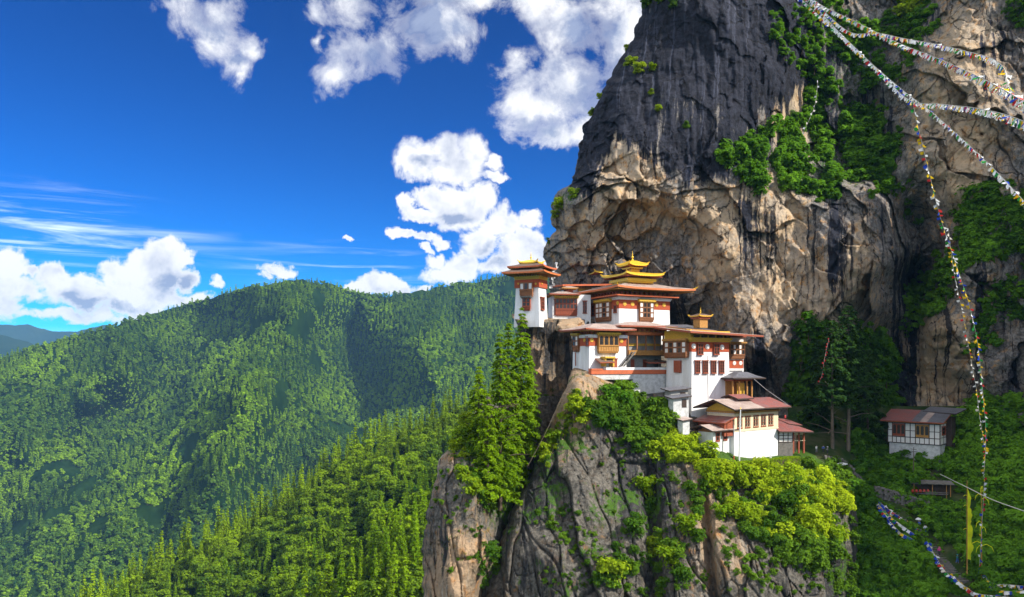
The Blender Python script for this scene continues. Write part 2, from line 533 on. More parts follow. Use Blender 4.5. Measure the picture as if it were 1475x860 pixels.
EARTH = paint('bare_earth', (0.40, 0.22, 0.10), 1.0, var=0.4, scale=0.8, bump=0.1, bscale=3.0)
BARK = paint('tree_bark', (0.11, 0.075, 0.048), 0.95, var=0.5, scale=2.0, bump=0.05, bscale=6.0)
BARKL = paint('pale_bark', (0.17, 0.13, 0.09), 0.95, var=0.4, scale=1.0, bump=0.05, bscale=4.0)
ROPE = paint('rope', (0.42, 0.40, 0.35), 0.9, var=0.1)
CABLE = paint('cable', (0.42, 0.42, 0.42), 0.6, var=0.1)
POLEW = paint('white_pole', (0.74, 0.74, 0.72), 0.6, var=0.1)
REDPOT = paint('red_drum', (0.50, 0.06, 0.03), 0.5, var=0.2)

L_PINE = leafy('pine_needles', (0.05, 0.15, 0.008), (0.28, 0.43, 0.012), 0.48, tcol=(0.20, 0.33, 0.012))
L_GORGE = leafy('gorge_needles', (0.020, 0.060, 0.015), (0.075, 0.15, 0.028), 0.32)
L_SHRUB = leafy('shrub_leaves', (0.09, 0.20, 0.010), (0.36, 0.46, 0.018), 0.42, tcol=(0.36, 0.46, 0.015))
L_BUSH = leafy('bush_leaves', (0.03, 0.095, 0.010), (0.15, 0.27, 0.020), 0.35, tint=True)
L_BRIGHT = leafy('bright_leaves', (0.10, 0.22, 0.010), (0.44, 0.56, 0.02), 0.42, tint=True, tcol=(0.40, 0.46, 0.02))
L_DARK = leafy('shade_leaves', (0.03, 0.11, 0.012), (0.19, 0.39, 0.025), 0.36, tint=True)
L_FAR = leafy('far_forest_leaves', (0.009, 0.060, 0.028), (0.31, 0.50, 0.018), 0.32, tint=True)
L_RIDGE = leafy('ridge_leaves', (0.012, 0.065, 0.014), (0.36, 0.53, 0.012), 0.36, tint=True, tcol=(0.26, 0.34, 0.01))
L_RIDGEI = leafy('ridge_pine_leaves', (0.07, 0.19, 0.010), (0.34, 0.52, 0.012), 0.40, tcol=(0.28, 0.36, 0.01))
FLAGC = [leafy('flag_' + n, c, c, 0.3) for n, c in (('blue', (0.03, 0.07, 0.42)), ('white', (0.78, 0.78, 0.76)), ('red', (0.55, 0.04, 0.04)), ('green', (0.03, 0.27, 0.05)), ('yellow', (0.72, 0.48, 0.02)), ('pale', (0.72, 0.66, 0.56)))]
FLAGY = leafy('flag_lime', (0.80, 0.84, 0.02), (0.88, 0.88, 0.03), 0.4)

# ---------------------------------------------------------------- rock faces, hills and ground


class Sheet:
    """A terrain surface: depth given over a grid, turned into world points; can be asked for points and normals later."""

    def __init__(self, name, axis, A, B, edge, depth, disp, mat, masks=None, rnd=None, back=1.0, smooth=True, jag=0.0, backshift=0.04):
        A, B = np.asarray(A, float), np.asarray(B, float)
        self.axis, self.A, self.B = axis, A, B
        E = edge(B)
        if jag:
            E = E + jag * fbm(B / 14.0, B * 0, B * 0, 4, 3)
        self.E = E
        a, e = A[None, :], E[:, None]
        off = np.where(a >= 0, a, -a * backshift)
        if axis == 'x':
            px, py = e + off, np.broadcast_to(B[:, None], (len(B), len(A)))
        else:
            py, px = e + off, np.broadcast_to(B[:, None], (len(B), len(A)))
        px, py = np.array(px), np.array(py)
        D = depth(px, py)
        if rnd:
            R, w = rnd
            t = 1 - np.clip(a / w, 0, 1)
            D = D + R * (1 - np.sqrt(np.clip(1 - t * t, 0, 1)))
        D = D + np.where(a < 0, -a * back, 0)
        x, z = (px - CX) / F * D, (HY - py) / F * D
        extra = {}
        dd = disp(px, py, x, D, z)
        if isinstance(dd, tuple):
            dd, extra = dd
        D = D + dd
        self.D = D
        V = np.stack([(px - CX) / F * D, D, (HY - py) / F * D], -1)
        self.V = V
        nb, na = D.shape
        i = np.arange(nb * na).reshape(nb, na)
        q = np.stack([i[:-1, :-1], i[:-1, 1:], i[1:, 1:], i[1:, :-1]], -1).reshape(-1, 4)
        if axis == 'x':
            q = q[:, ::-1]
        me = np_mesh(name, V.reshape(-1, 3), q, mat, smooth)
        if masks:
            ms = masks(px, py, V[..., 0], V[..., 1], V[..., 2])
            ms.update(extra)
            for k, v in ms.items():
                at = me.attributes.new(k, 'FLOAT', 'POINT')
                at.data.foreach_set('value', np.ascontiguousarray(np.broadcast_to(v, D.shape), np.float32).ravel())
        self.o = link(name, me)
        self.o['kind'] = 'structure'

    def ij(self, px, py):
        px, py = np.asarray(px, float), np.asarray(py, float)
        b, a = (py, px) if self.axis == 'x' else (px, py)
        fb = np.interp(b, self.B, np.arange(len(self.B)))
        e = np.interp(fb, np.arange(len(self.B)), self.E)
        fa = np.interp(a - e, self.A, np.arange(len(self.A)))
        return fb, fa

    def at(self, px, py):
        fb, fa = self.ij(px, py)
        i = np.clip(fb.astype(int), 0, len(self.B) - 2)
        j = np.clip(fa.astype(int), 0, len(self.A) - 2)
        s, t = (fb - i)[..., None], (fa - j)[..., None]
        V = self.V
        return V[i, j] * (1 - s) * (1 - t) + V[i + 1, j] * s * (1 - t) + V[i, j + 1] * (1 - s) * t + V[i + 1, j + 1] * s * t

    def edge_at(self, b):
        return np.interp(b, self.B, self.E)


def blobs(px, py, lst):
    r = 0.0
    for (x, y, rx, ry, v) in lst:
        r = r + v * np.exp(-(((px - x) / rx) ** 2 + ((py - y) / ry) ** 2))
    return r


def pl(pts):
    pts = sorted(pts)
    xs, ys = [p[0] for p in pts], [p[1] for p in pts]
    return lambda v: np.interp(v, xs, ys)


# --- the great cliff
CLIFF_EDGE = pl([(-200, 1010), (-60, 950), (-10, 926), (20, 922), (55, 912), (75, 900), (95, 888), (130, 869), (165, 850), (185, 839), (215, 834),
                 (250, 829), (266, 822), (276, 804), (295, 795), (315, 793), (332, 800), (345, 791), (362, 786), (378, 785), (400, 792), (450, 800), (700, 800)])
cliff_D = rbf([
    (930, 0, 214), (1000, 0, 206), (1100, 0, 208), (1200, 0, 222), (1300, 0, 220), (1400, 0, 203), (1475, 0, 197),
    (890, 100, 210), (1000, 100, 200), (1100, 100, 203), (1190, 120, 221), (1265, 150, 224), (1340, 120, 204), (1475, 120, 195),
    (845, 220, 207), (900, 200, 199), (1000, 200, 197), (1100, 220, 203), (1170, 220, 216), (1250, 230, 219), (1320, 230, 204), (1400, 230, 195), (1475, 230, 191),
    (805, 290, 205), (850, 285, 199), (900, 285, 198), (960, 290, 199), (1040, 290, 199), (1100, 290, 199), (1150, 300, 199), (1200, 300, 197), (1260, 300, 197), (1312, 310, 217), (1370, 300, 200), (1475, 320, 190),
    (795, 350, 214), (860, 345, 206), (930, 350, 206), (990, 350, 208), (1040, 360, 199), (1100, 370, 196), (1160, 380, 195), (1230, 380, 189), (1285, 380, 199), (1316, 400, 230), (1370, 400, 200), (1440, 400, 190), (1475, 420, 190),
    (800, 400, 220), (860, 410, 210), (930, 410, 209), (990, 410, 206), (1040, 430, 202), (1100, 440, 195), (1160, 450, 194), (1220, 440, 193), (1275, 450, 204), (1300, 480, 222), (1350, 480, 200), (1420, 480, 192), (1475, 500, 185),
    (850, 460, 227), (950, 470, 222), (1050, 480, 204), (1092, 500, 196), (1100, 540, 203), (1090, 560, 206), (1140, 520, 198), (1200, 540, 206), (1270, 540, 214), (1300, 560, 215), (1350, 560, 204), (1420, 570, 193), (1475, 570, 184),
    (850, 620, 215), (1000, 620, 210), (1150, 640, 194), (1250, 640, 200), (1350, 640, 196), (1475, 650, 180),
    (1600, 100, 202), (1600, 400, 189), (1600, 650, 170), (950, -150, 228), (1200, -150, 234), (1475, -150, 204), (1600, -150, 194)])


def smoothzone(px, py):
    return np.clip(blobs(px, py, [(1020, 110, 130, 130, 1.1), (930, 90, 60, 90, .6), (1110, 330, 45, 80, .5), (1040, 340, 40, 70, .5)]), 0, 0.85)


def cliff_disp(px, py, x, y, z):
    k = 1 - smoothzone(px, py)
    w1, w2 = fbm(x / 9, y * 0, z / 9, 3, 9), fbm(x / 9, y * 0, z / 9, 3, 8)
    r, du, dv, gap = facets((x * 0.9 + z * 0.42) / 8.0 + 0.45 * w1, (-x * 0.42 + z * 0.9) / 24.0 + 0.25 * w2, 4)
    d = k * ((r[0] - .5) * 3.6 + du * (r[1] - .5) * 9.0 + dv * (r[2] - .5) * 10.0)
    r2, du2, dv2, gap2 = facets((x * 0.95 - z * 0.3) / 2.8 + 0.4 * w2, (x * 0.3 + z * 0.95) / 7.0 + 0.3 * w1, 12)
    d = d + (0.25 + 0.75 * k) * ((r2[0] - .5) * 0.9 + du2 * (r2[1] - .5) * 1.8)
    rg = 1 - np.abs(fbm((x + 0.6 * z) / 12, y / 20, (z - 0.6 * x) / 34, 4, 25, 0.55)) * 1.6
    d = d + 2.0 * fbm(x / 22, y / 22, z / 26, 3, 21) + (0.25 + .3 * k) * fbm(x / 4.5, y / 9, z / 9, 5, 5, 0.58) - 1.2 * k * rg
    cr = np.maximum(k * np.exp(-(gap / 0.03) ** 2) * (r[2] > .62), 0.5 * np.exp(-(gap2 / 0.04) ** 2) * (r2[2] > 0.78) * k) * np.clip(0.5 + w1 * 1.5, 0, 1)
    d = d + 0.9 * cr
    # stepped, tilted slabs round the cave
    cv = np.clip(blobs(px, py, [(890, 330, 95, 75, 1.2)]), 0, 1)
    r3, du3, dv3, gap3 = facets((x + .35 * z) / 6.5 + .35 * w2, (z - .35 * x) / 3.6 + .3 * w1, 19)
    d = d + cv * ((r3[0] - .5) * 3.4 + du3 * (r3[1] - .5) * 5 + dv3 * (r3[2] * 3.2))
    cr = np.maximum(cr, cv * np.exp(-(gap3 / 0.035) ** 2) * (r3[1] > .4))
    d = d + (.10 + .16 * k) * fbm(x / 1.3, y / 2, z / 2.2, 3, 45, .6) - 0.35 * k * (1 - np.abs(fbm(x / 3.2, y / 5, z / 6.5, 3, 47)) * 2)
    # vertical fluting of the dark seep slab
    d = d + (1 - k) * 0.7 * fbm(x / 2.2, y * 0, z / 25, 3, 33)
    # the undercut seam above the cave
    seam = 268 + 0.0 * px + 10 * np.sin(px / 37.0) + 5 * vnoise(px / 22, py * 0, py * 0, 2)
    msk = sstep(850, 880, px) * (1 - sstep(1050, 1085, px))
    d = d + msk * np.where(py > seam, 1.1 * np.exp(-(py - seam) / 7.0), -.6 * np.exp((py - seam) / 18.0))
    return d, {'crack': cr}


def cliff_masks(px, py, x, y, z):
    dark = blobs(px, py, [
        (1000, 40, 120, 90, .85), (930, 110, 70, 80, .75), (1080, 130, 90, 90, .65), (960, 215, 95, 45, .75), (880, 150, 40, 60, .9), (850, 240, 22, 60, .9),
        (1040, 230, 80, 35, .7), (1150, 60, 60, 70, .6), (1110, 60, 60, 60, .2), (1080, 350, 17, 55, .75), (1075, 300, 20, 25, .6), (1205, 345, 14, 60, .8), (1196, 400, 16, 40, .55), (1262, 330, 22, 60, .35),
        (1311, 430, 16, 110, .8), (1295, 560, 26, 60, .7), (1350, 520, 8, 80, .35), (1385, 520, 8, 80, .35), (1190, 215, 60, 100, .6), (1265, 170, 30, 90, .6), (1250, 560, 60, 80, .7), (1100, 60, 120, 110, .3), (1285, 400, 24, 60, .4),  # crevice, gully and hollow are darkened as well
        (1095, 530, 22, 50, 1.0), (1440, 60, 40, 60, .5), (1425, 130, 30, 50, .3), (1460, 560, 30, 70, .6), (1415, 430, 14, 90, .5), (1440, 250, 18, 60, .4), (1345, 20, 40, 30, .5),
        (1125, 150, 18, 60, .2), (978, 450, 18, 35, .9), (930, 395, 50, 14, .45), (880, 390, 30, 14, .5), (790, 400, 16, 50, .5), (825, 265, 30, 18, .5), (1000, 0, 140, 60, .4), (950, -80, 200, 60, .9)])
    tan = 0.15 + blobs(px, py, [
        (900, 245, 46, 45, 1.2), (880, 215, 24, 30, .6), (1030, 350, 36, 70, .8), (1060, 300, 40, 30, .6), (1125, 340, 34, 80, 1.0), (1145, 160, 35, 60, .8), (1190, 430, 30, 60, .8),
        (1240, 390, 30, 80, .55), (1385, 200, 60, 120, .9), (1400, 60, 40, 50, .9), (1430, 420, 20, 40, .5), (1345, 520, 60, 75, .9), (1110, 440, 60, 40, .45), (850, 350, 60, 50, .45), (930, 310, 80, 30, .5)])
    dark = dark - blobs(px, py, [(900, 250, 40, 42, .9), (1150, 165, 24, 45, .9), (1125, 340, 28, 75, .5), (1030, 350, 26, 60, .4), (1110, 170, 12, 40, .4)])
    moss = blobs(px, py, [(1180, 250, 110, 50, .5), (1220, 110, 50, 90, .45), (1450, 300, 60, 60, .5), (1240, 540, 110, 70, .5), (820, 285, 22, 18, .6), (1420, 640, 90, 50, .5), (1350, 390, 40, 40, .3)])
    return {'dark': dark - .02, 'tan': tan, 'moss': moss, 'drip': blobs(px, py, [(1080, 340, 50, 80, 1), (1200, 370, 60, 90, 1.1), (1120, 160, 70, 80, .8), (1340, 520, 70, 90, 1), (1400, 300, 80, 140, .5), (1150, 170, 40, 60, .7), (980, 440, 40, 60, .7), (900, 220, 50, 50, .45), (1420, 470, 60, 90, .8)])}


A_cl = np.concatenate([[-60, -30, -15, -7, -3], np.arange(0, 700, 1.15), np.linspace(705, 850, 20)])
B_cl = np.concatenate([np.linspace(-190, -4, 40), np.arange(0, 610, 1.15), np.linspace(615, 700, 16)])
cliff = Sheet('cliff', 'x', A_cl, B_cl, CLIFF_EDGE, cliff_D, cliff_disp, ROCK, cliff_masks, rnd=(9.0, 42.0), back=1.0, jag=3.0, smooth=False)

# unseen cliff added out of frame on the right, shaped to shade the gorge
PLAN = [(122, 176), (126, 150), (133, 112), (140, 82), (150, 45), (172, -20), (230, -90)]
TOPS = [82, 55, 20, 15, 10, 8, 5]


def gorge_wall():
    n, m = 70, 50
    s = np.linspace(0, len(PLAN) - 1, n)
    X = np.interp(s, range(len(PLAN)), [p[0] for p in PLAN])
    Y = np.interp(s, range(len(PLAN)), [p[1] for p in PLAN])
    T = np.interp(s, range(len(PLAN)), TOPS)
    h = np.linspace(0, 1, m)
    Z = -130 + (T[:, None] + 130) * h[None]
    XX, YY = np.broadcast_to(X[:, None], Z.shape), np.broadcast_to(Y[:, None], Z.shape)
    nz = fbm(XX / 20, YY / 20, Z / 20, 4, 77)
    XX = XX + nz * 3 + h[None] ** 3 * 6
    Zt = Z + h[None] * 8 * fbm(YY / 15, YY * 0, YY * 0, 3, 5)
    front = np.stack([XX, YY + nz * 2, Zt], -1)
    backp = front + np.array([60.0, 10, -20])
    V = np.concatenate([front, backp[:, -1:, :], backp[:, :1, :]], 1)
    nb, na = V.shape[:2]
    i = np.arange(nb * na).reshape(nb, na)
    q = np.stack([i[:-1, :-1], i[:-1, 1:], i[1:, 1:], i[1:, :-1]], -1).reshape(-1, 4)
    me = np_mesh('gorge_wall', V.reshape(-1, 3), q, ROCK, True)
    o = link('gorge_cliff', me)
    o['kind'] = 'structure'


gorge_wall()

# --- the bluff under the monastery
BLUFF_EDGE = pl([(470, 846), (500, 838), (530, 826), (560, 812), (600, 797), (640, 782), (690, 759), (740, 734), (800, 712), (860, 688), (960, 650)])
bluff_D = rbf([
    (835, 500, 192), (838, 520, 184), (852, 537, 172.5), (880, 552, 172.5), (900, 562, 173.5), (930, 552, 184), (962, 552, 186), (960, 580, 172), (1000, 600, 171), (900, 500, 205), (1000, 500, 212), (1050, 540, 205), (1090, 570, 205), (1180, 560, 222), (1230, 600, 215), (1250, 640, 200),
    (1000, 640, 163), (1060, 700, 154), (1040, 655, 158.5), (1062, 664, 158.5), (1062, 648, 170), (1130, 676, 160.5), (1130, 652, 174), (1180, 655, 176), (1180, 690, 161), (1100, 600, 196), (1170, 610, 202),
    (830, 540, 168), (800, 610, 164), (760, 690, 158), (700, 840, 151), (690, 860, 150), (780, 800, 145), (850, 860, 142), (850, 700, 151), (900, 610, 162), (900, 700, 154), (955, 605, 165), (960, 700, 152),
    (870, 780, 147), (960, 800, 144), (1040, 800, 141), (1100, 760, 145), (1150, 740, 149), (1215, 720, 155), (1225, 790, 151), (1260, 720, 174), (1260, 790, 168), (1100, 860, 138), (1000, 860, 140), (1215, 860, 147), (1260, 860, 165), (1290, 860, 176), (1290, 760, 180), (1290, 680, 184),
    (660, 960, 148), (850, 960, 138), (1100, 960, 134), (1280, 960, 150)])


def bluff_disp(px, py, x, y, z):
    top = sstep(560, 640, py - 0.12 * np.maximum(px - 1000, 0) + np.where(px < 960, (960 - px) * 0.35, 0))
    r, du, dv, gap = facets((x * 0.97 + z * 0.25) / 5.5 + 0.25 * vnoise(x / 4, y * 0, z / 6, 9), (-x * 0.25 + z * 0.97) / 22.0, 31)
    d = top * ((r[0] - .5) * 3.6 + du * (r[1] - .5) * 5.0 + dv * (r[2] - .5) * 3.0)
    r2, du2, dv2, gap2 = facets((x * 0.95 + z * 0.3) / 1.9, (z * 0.95 - x * 0.3) / 5.0, 42)
    d = d * 0.85 + top * ((r2[0] - .5) * 0.7 + du2 * (r2[1] - .5) * 1.2)
    d = d * .62 + top * (1.6 * fbm(x / 12, y / 12, z / 22, 3, 51) + 0.45 * fbm(x / 3.0, y / 6, z / 6, 4, 55, 0.55))
    cr = top * np.maximum(np.exp(-(gap / 0.04) ** 2), 0.6 * np.exp(-(gap2 / 0.05) ** 2) * (r2[2] > .5))
    d = d + 1.0 * cr
    d = d + 5.0 * np.exp(-((px - (936 + (py - 700) * 0.05)) / 12.0) ** 2) * sstep(640, 700, py) + 4 * np.exp(-((px - (1010 + (py - 700) * 0.12)) / 7.0) ** 2) * sstep(690, 740, py)
    d = d * (1 - sstep(1205, 1250, px))
    lawn = inpoly(px, py, [(1040, 646), (1120, 640), (1185, 655), (1150, 668), (1062, 664)])
    d = np.where(lawn, d * 0.05, d)
    return d, {'crack': cr * 0.12}


def bluff_masks(px, py, x, y, z):
    n = fbm(x / 7, y / 7, z / 14, 3, 61)
    dark = 0.31 + 0.3 * n + blobs(px, py, [(900, 680, 22, 90, .45), (940, 690, 25, 90, .4), (770, 740, 30, 90, .25), (1120, 840, 40, 40, .3), (1190, 820, 60, 60, .4), (840, 760, 50, 60, -.25), (1020, 770, 26, 90, -.35), (985, 700, 20, 60, -.1), (1075, 820, 26, 50, -.35), (820, 590, 30, 50, -.5), (870, 560, 40, 20, -.7)])
    tan = 0.1 + 0.25 * n + blobs(px, py, [(1010, 700, 22, 70, .7), (1030, 800, 40, 70, .7), (810, 590, 30, 60, .9), (1070, 800, 20, 40, .3), (870, 555, 50, 22, 1.2), (945, 680, 20, 60, .2)])
    moss = 0.17 + 0.35 * n + .25 * fbm(x / 1.6, y, z / 6, 3, 63) + blobs(px, py, [(885, 690, 10, 90, .3), (870, 780, 40, 60, .25), (1060, 650, 70, 12, 1.2), (1150, 660, 50, 20, 1.2), (1190, 800, 60, 60, .25), (850, 730, 40, 30, .3), (800, 770, 30, 20, .3), (1010, 640, 30, 20, .9)])
    return {'dark': dark, 'tan': tan, 'moss': moss, 'drip': 0.35 + 0.3 * n + blobs(px, py, [(1000, 790, 60, 80, .3), (780, 760, 60, 80, .3)])}


bluff = Sheet('bluff', 'x', np.concatenate([[-40, -20, -9, -4], np.arange(0, 470, 1.25), np.linspace(475, 560, 12)]), np.concatenate([np.linspace(470, 545, 30), np.arange(548, 880, 1.25), np.linspace(885, 960, 12)]),
              BLUFF_EDGE, bluff_D, bluff_disp, ROCK2, bluff_masks, rnd=(6.0, 26.0), back=0.7, jag=2.2, smooth=False)

# --- the crag that carries the watchtower and the dark cleft below it
CRAG_EDGE = pl([(452, 737), (458, 738), (470, 746), (500, 756), (540, 764), (600, 768), (660, 762), (720, 742), (800, 700), (960, 660)])


def crag_D(px, py):
    base = 186 + (px - 740) * 0.05
    z = -(py - HY) / F * base
    d = base + np.clip((460 - py), 0, 8) * 4.5
    return d + 6 * np.exp(-((px - 800) / 25.0) ** 2) * sstep(470, 500, py) - 4 * sstep(600, 760, py) + np.where(px > 800, (px - 800) * 0.1, 0)


def crag_disp(px, py, x, y, z):
    r, du, dv, gap = facets(x / 4.0, z / 14.0, 71)
    k = sstep(456, 466, py)
    return k * ((r[0] - .5) * 2.5 + du * (r[1] - .5) * 4 + 0.9 * fbm(x / 4, y / 8, z / 7, 4, 75)), {'crack': k * np.exp(-(gap / 0.04) ** 2)}


def crag_masks(px, py, x, y, z):
    return {'dark': 0.55 + 0.3 * fbm(x / 4, y / 8, z / 12, 3, 78) - 0.5 * np.exp(-((px - 772) / 8.0) ** 2) * sstep(480, 500, py) - 0.5 * (py < 464), 'tan': 0.5 + 0.0 * px, 'moss': 0.1 + blobs(px, py, [(790, 600, 40, 60, .4)])}  # shade of the recess under the tower is put into dark


crag = Sheet('crag', 'x', np.concatenate([[-30, -14, -6, -2], np.arange(0, 130, 1.4)]), np.concatenate([np.arange(452, 462, 1.0), np.arange(463, 760, 1.6), np.linspace(765, 960, 20)]),
             CRAG_EDGE, crag_D, crag_disp, ROCK2, crag_masks, rnd=(4.0, 14.0), back=0.8, jag=1.0, smooth=False)

# --- the pinnacle on the left
PIN_EDGE = pl([(570, 700), (600, 680), (622, 662), (640, 652), (655, 640), (670, 630), (700, 623), (740, 614), (790, 608), (860, 610), (960, 612)])
pin_D = rbf([(690, 590, 170), (740, 590, 176), (660, 640, 158), (640, 700, 153), (620, 800, 150), (615, 860, 149), (700, 650, 158), (720, 700, 158), (680, 720, 149), (670, 800, 145), (700, 800, 148), (660, 860, 143), (720, 780, 156), (745, 740, 166), (760, 680, 172),
             (700, 860, 155), (730, 860, 168), (640, 960, 142), (720, 960, 165), (790, 640, 180), (790, 760, 176)])


def pin_disp(px, py, x, y, z):
    r, du, dv, gap = facets((x + z * 0.2) / 4.5 + 0.2 * vnoise(x / 3, y * 0, z / 5, 7), z / 17.0, 81)
    r2, du2, dv2, gap2 = facets(x / 1.6, z / 4.0, 85)
    cr = np.maximum(np.exp(-(gap / 0.04) ** 2), .5 * np.exp(-(gap2 / 0.05) ** 2) * (r2[2] > .6))
    return (r[0] - .5) * 1.8 + du * (r[1] - .5) * 3.2 + (r2[0] - .5) * .6 + 1.2 * fbm(x / 9, y / 9, z / 15, 3, 87) + 0.45 * fbm(x / 2.6, y / 5, z / 5, 4, 88, .55) + cr * .8, {'crack': cr * .15}


def pin_masks(px, py, x, y, z):
    n = fbm(x / 6, y / 7, z / 12, 3, 91)
    return {'dark': 0.28 + 0.28 * n + blobs(px, py, [(640, 790, 20, 60, .2), (725, 790, 14, 90, .6), (655, 680, 20, 40, .15), (650, 845, 36, 40, -.6), (668, 780, 20, 60, -.3)]),
            'tan': 0.15 + .25 * n + blobs(px, py, [(650, 845, 34, 60, 1.4), (690, 830, 20, 50, .8), (640, 660, 20, 18, .9), (622, 690, 12, 30, .6)]),
            'drip': 0.4 + 0.3 * n, 'moss': 0.18 + .2 * n + blobs(px, py, [(690, 640, 50, 30, .7), (725, 700, 30, 60, .6), (665, 690, 12, 20, .5)])}


pin = Sheet('pinnacle', 'x', np.concatenate([[-40, -18, -8, -3], np.arange(0, 190, 1.3)]), np.concatenate([np.arange(570, 880, 1.3), np.linspace(885, 960, 14)]), PIN_EDGE, pin_D, pin_disp, ROCK2, pin_masks, rnd=(7.0, 24.0), back=0.8, jag=2.2, smooth=False)

# --- the gorge slope with the stairs
gorge_D = rbf([(1140, 650, 178), (1180, 652, 175), (1200, 660, 173), (1230, 690, 169), (1250, 715, 166), (1290, 742, 162), (1330, 770, 158), (1370, 830, 148), (1410, 860, 143), (1270, 650, 191), (1320, 650, 191), (1375, 640, 187), (1320, 676, 178), (1475, 600, 182), (1475, 700, 164), (1475, 860, 138),
               (1230, 780, 159), (1280, 860, 150), (1320, 830, 151), (1290, 700, 172), (1340, 715, 170), (1400, 700, 169), (1420, 790, 152), (1130, 580, 196), (1250, 590, 200), (1350, 590, 196), (1600, 600, 160), (1600, 860, 128), (1400, 960, 128), (1250, 960, 142), (1600, 960, 118)])


def gorge_disp(px, py, x, y, z):
    return 1.0 * fbm(x / 9, y / 9, z / 9, 4, 95)


gorge = Sheet('gorge_slope', 'x', np.concatenate([np.arange(0, 340, 3.0), np.linspace(345, 480, 12)]), np.concatenate([np.arange(585, 870, 3.0), np.linspace(875, 960, 10)]), lambda b: np.full(np.shape(b), 1135.0), gorge_D, gorge_disp, SLOPEM)

# --- wooded hills across the valley
HILL_CREST = pl([(-400, 620), (-200, 565), (0, 517), (50, 499), (100, 487), (150, 472), (200, 457), (260, 442), (300, 430), (340, 419), (380, 411), (420, 406), (440, 405), (470, 408), (500, 418), (540, 426), (600, 421), (650, 411), (700, 401), (740, 394), (800, 386), (950, 380)])
hill_D = rbf([(-400, 640, 2100), (-200, 580, 2300), (0, 520, 2400), (100, 490, 2480), (200, 460, 2520), (330, 425, 2600), (440, 405, 2600), (520, 425, 2950), (640, 415, 3050), (760, 395, 3050), (900, 390, 3050),
              (400, 470, 2230), (350, 560, 1850), (300, 660, 1630), (250, 800, 1450), (430, 440, 2390), (370, 520, 2060),
              (330, 480, 2620), (250, 560, 2440), (180, 605, 2280), (110, 650, 2150), (0, 740, 1930), (290, 525, 2530),
              (0, 600, 2040), (100, 555, 2160), (200, 510, 2290), (-100, 650, 1900), (50, 640, 2010),
              (0, 860, 1430), (100, 800, 1560), (170, 720, 1720), (0, 800, 1680), (60, 760, 1740),
              (490, 480, 2840), (500, 540, 2720), (520, 590, 2500), (475, 445, 2740), (470, 540, 2560), (570, 520, 2520), (610, 560, 2330),
              (630, 500, 2470), (700, 560, 2300), (620, 460, 2700), (690, 470, 2740), (450, 610, 2120), (410, 700, 1880), (500, 650, 2020), (560, 610, 2240), (700, 700, 2000),
              (0, 1000, 1120), (400, 1000, 1180), (700, 900, 1500), (-250, 800, 1500), (-250, 1000, 1180), (300, 870, 1330), (900, 700, 2000), (900, 1000, 1300)], c=30)


def hill_disp(px, py, x, y, z):
    s = fbm((x + 0.5 * (y - 2000)) / 150, z * 0 + 0.3, z / 700, 3, 101)
    k = np.clip((py - HILL_CREST(px)) / 30, 0.15, 1)
    return k * (70 * s + 60 * (1 - np.abs(vnoise(x / 90, y / 500, z / 300, 104)) * 2) + 12 * fbm(x / 40, y / 60, z / 40, 3, 107))


hill = Sheet('hills', 'y', np.concatenate([[-30, -12, -4], np.arange(0, 480, 4.0), np.linspace(490, 640, 8)]), np.arange(-400, 950, 4.0), HILL_CREST, hill_D, hill_disp, FLOORM, back=14, jag=2.5)

RIDGE_CREST = pl([(0, 960), (100, 892), (150, 862), (200, 834), (250, 806), (300, 782), (350, 757), (400, 728), (450, 693), (500, 658), (550, 636), (600, 616), (640, 600), (670, 585), (720, 560), (800, 540), (900, 520)])
ridge_D = rbf([(690, 575, 800), (600, 617, 770), (500, 660, 740), (400, 728, 700), (300, 782, 670), (200, 834, 640), (100, 890, 610), (0, 960, 590),
               (600, 700, 610), (560, 760, 530), (500, 790, 545), (450, 830, 525), (400, 860, 520), (300, 860, 590), (600, 860, 430), (500, 950, 410), (650, 700, 580), (300, 1000, 450), (650, 860, 400), (540, 690, 640), (450, 760, 610), (700, 700, 600), (800, 650, 760), (100, 1050, 470), (550, 1050, 330), (900, 560, 800), (900, 900, 500)], c=30)
ridge = Sheet('ridge', 'y', np.concatenate([[-40, -15, -5], np.arange(0, 420, 5.0), np.linspace(430, 520, 6)]), np.arange(-50, 905, 5.0), RIDGE_CREST, ridge_D,
              lambda px, py, x, y, z: 16 * fbm((x + .3 * y) / 60, z * 0, z / 160, 3, 111) + 5 * fbm(x / 18, y / 25, z / 18, 3, 113), FLOORM, back=5, jag=2)

SPUR_CREST = pl([(380, 960), (430, 908), (470, 876), (500, 846), (530, 818), (560, 790), (590, 764), (620, 742), (680, 722), (760, 700)])
spur_D = rbf([(620, 742, 470), (560, 790, 450), (500, 846, 425), (430, 908, 400), (600, 800, 400), (560, 840, 385), (520, 880, 370), (620, 860, 370), (680, 720, 480), (760, 900, 380), (600, 1000, 280), (450, 1000, 320)], c=30)
spur = Sheet('spur', 'y', np.concatenate([[-40, -15, -5], np.arange(0, 300, 6.0)]), np.arange(380, 765, 6.0), SPUR_CREST, spur_D,
             lambda px, py, x, y, z: 7 * fbm(x / 25, y / 40, z / 30, 3, 121), FLOORM, back=4, jag=2)

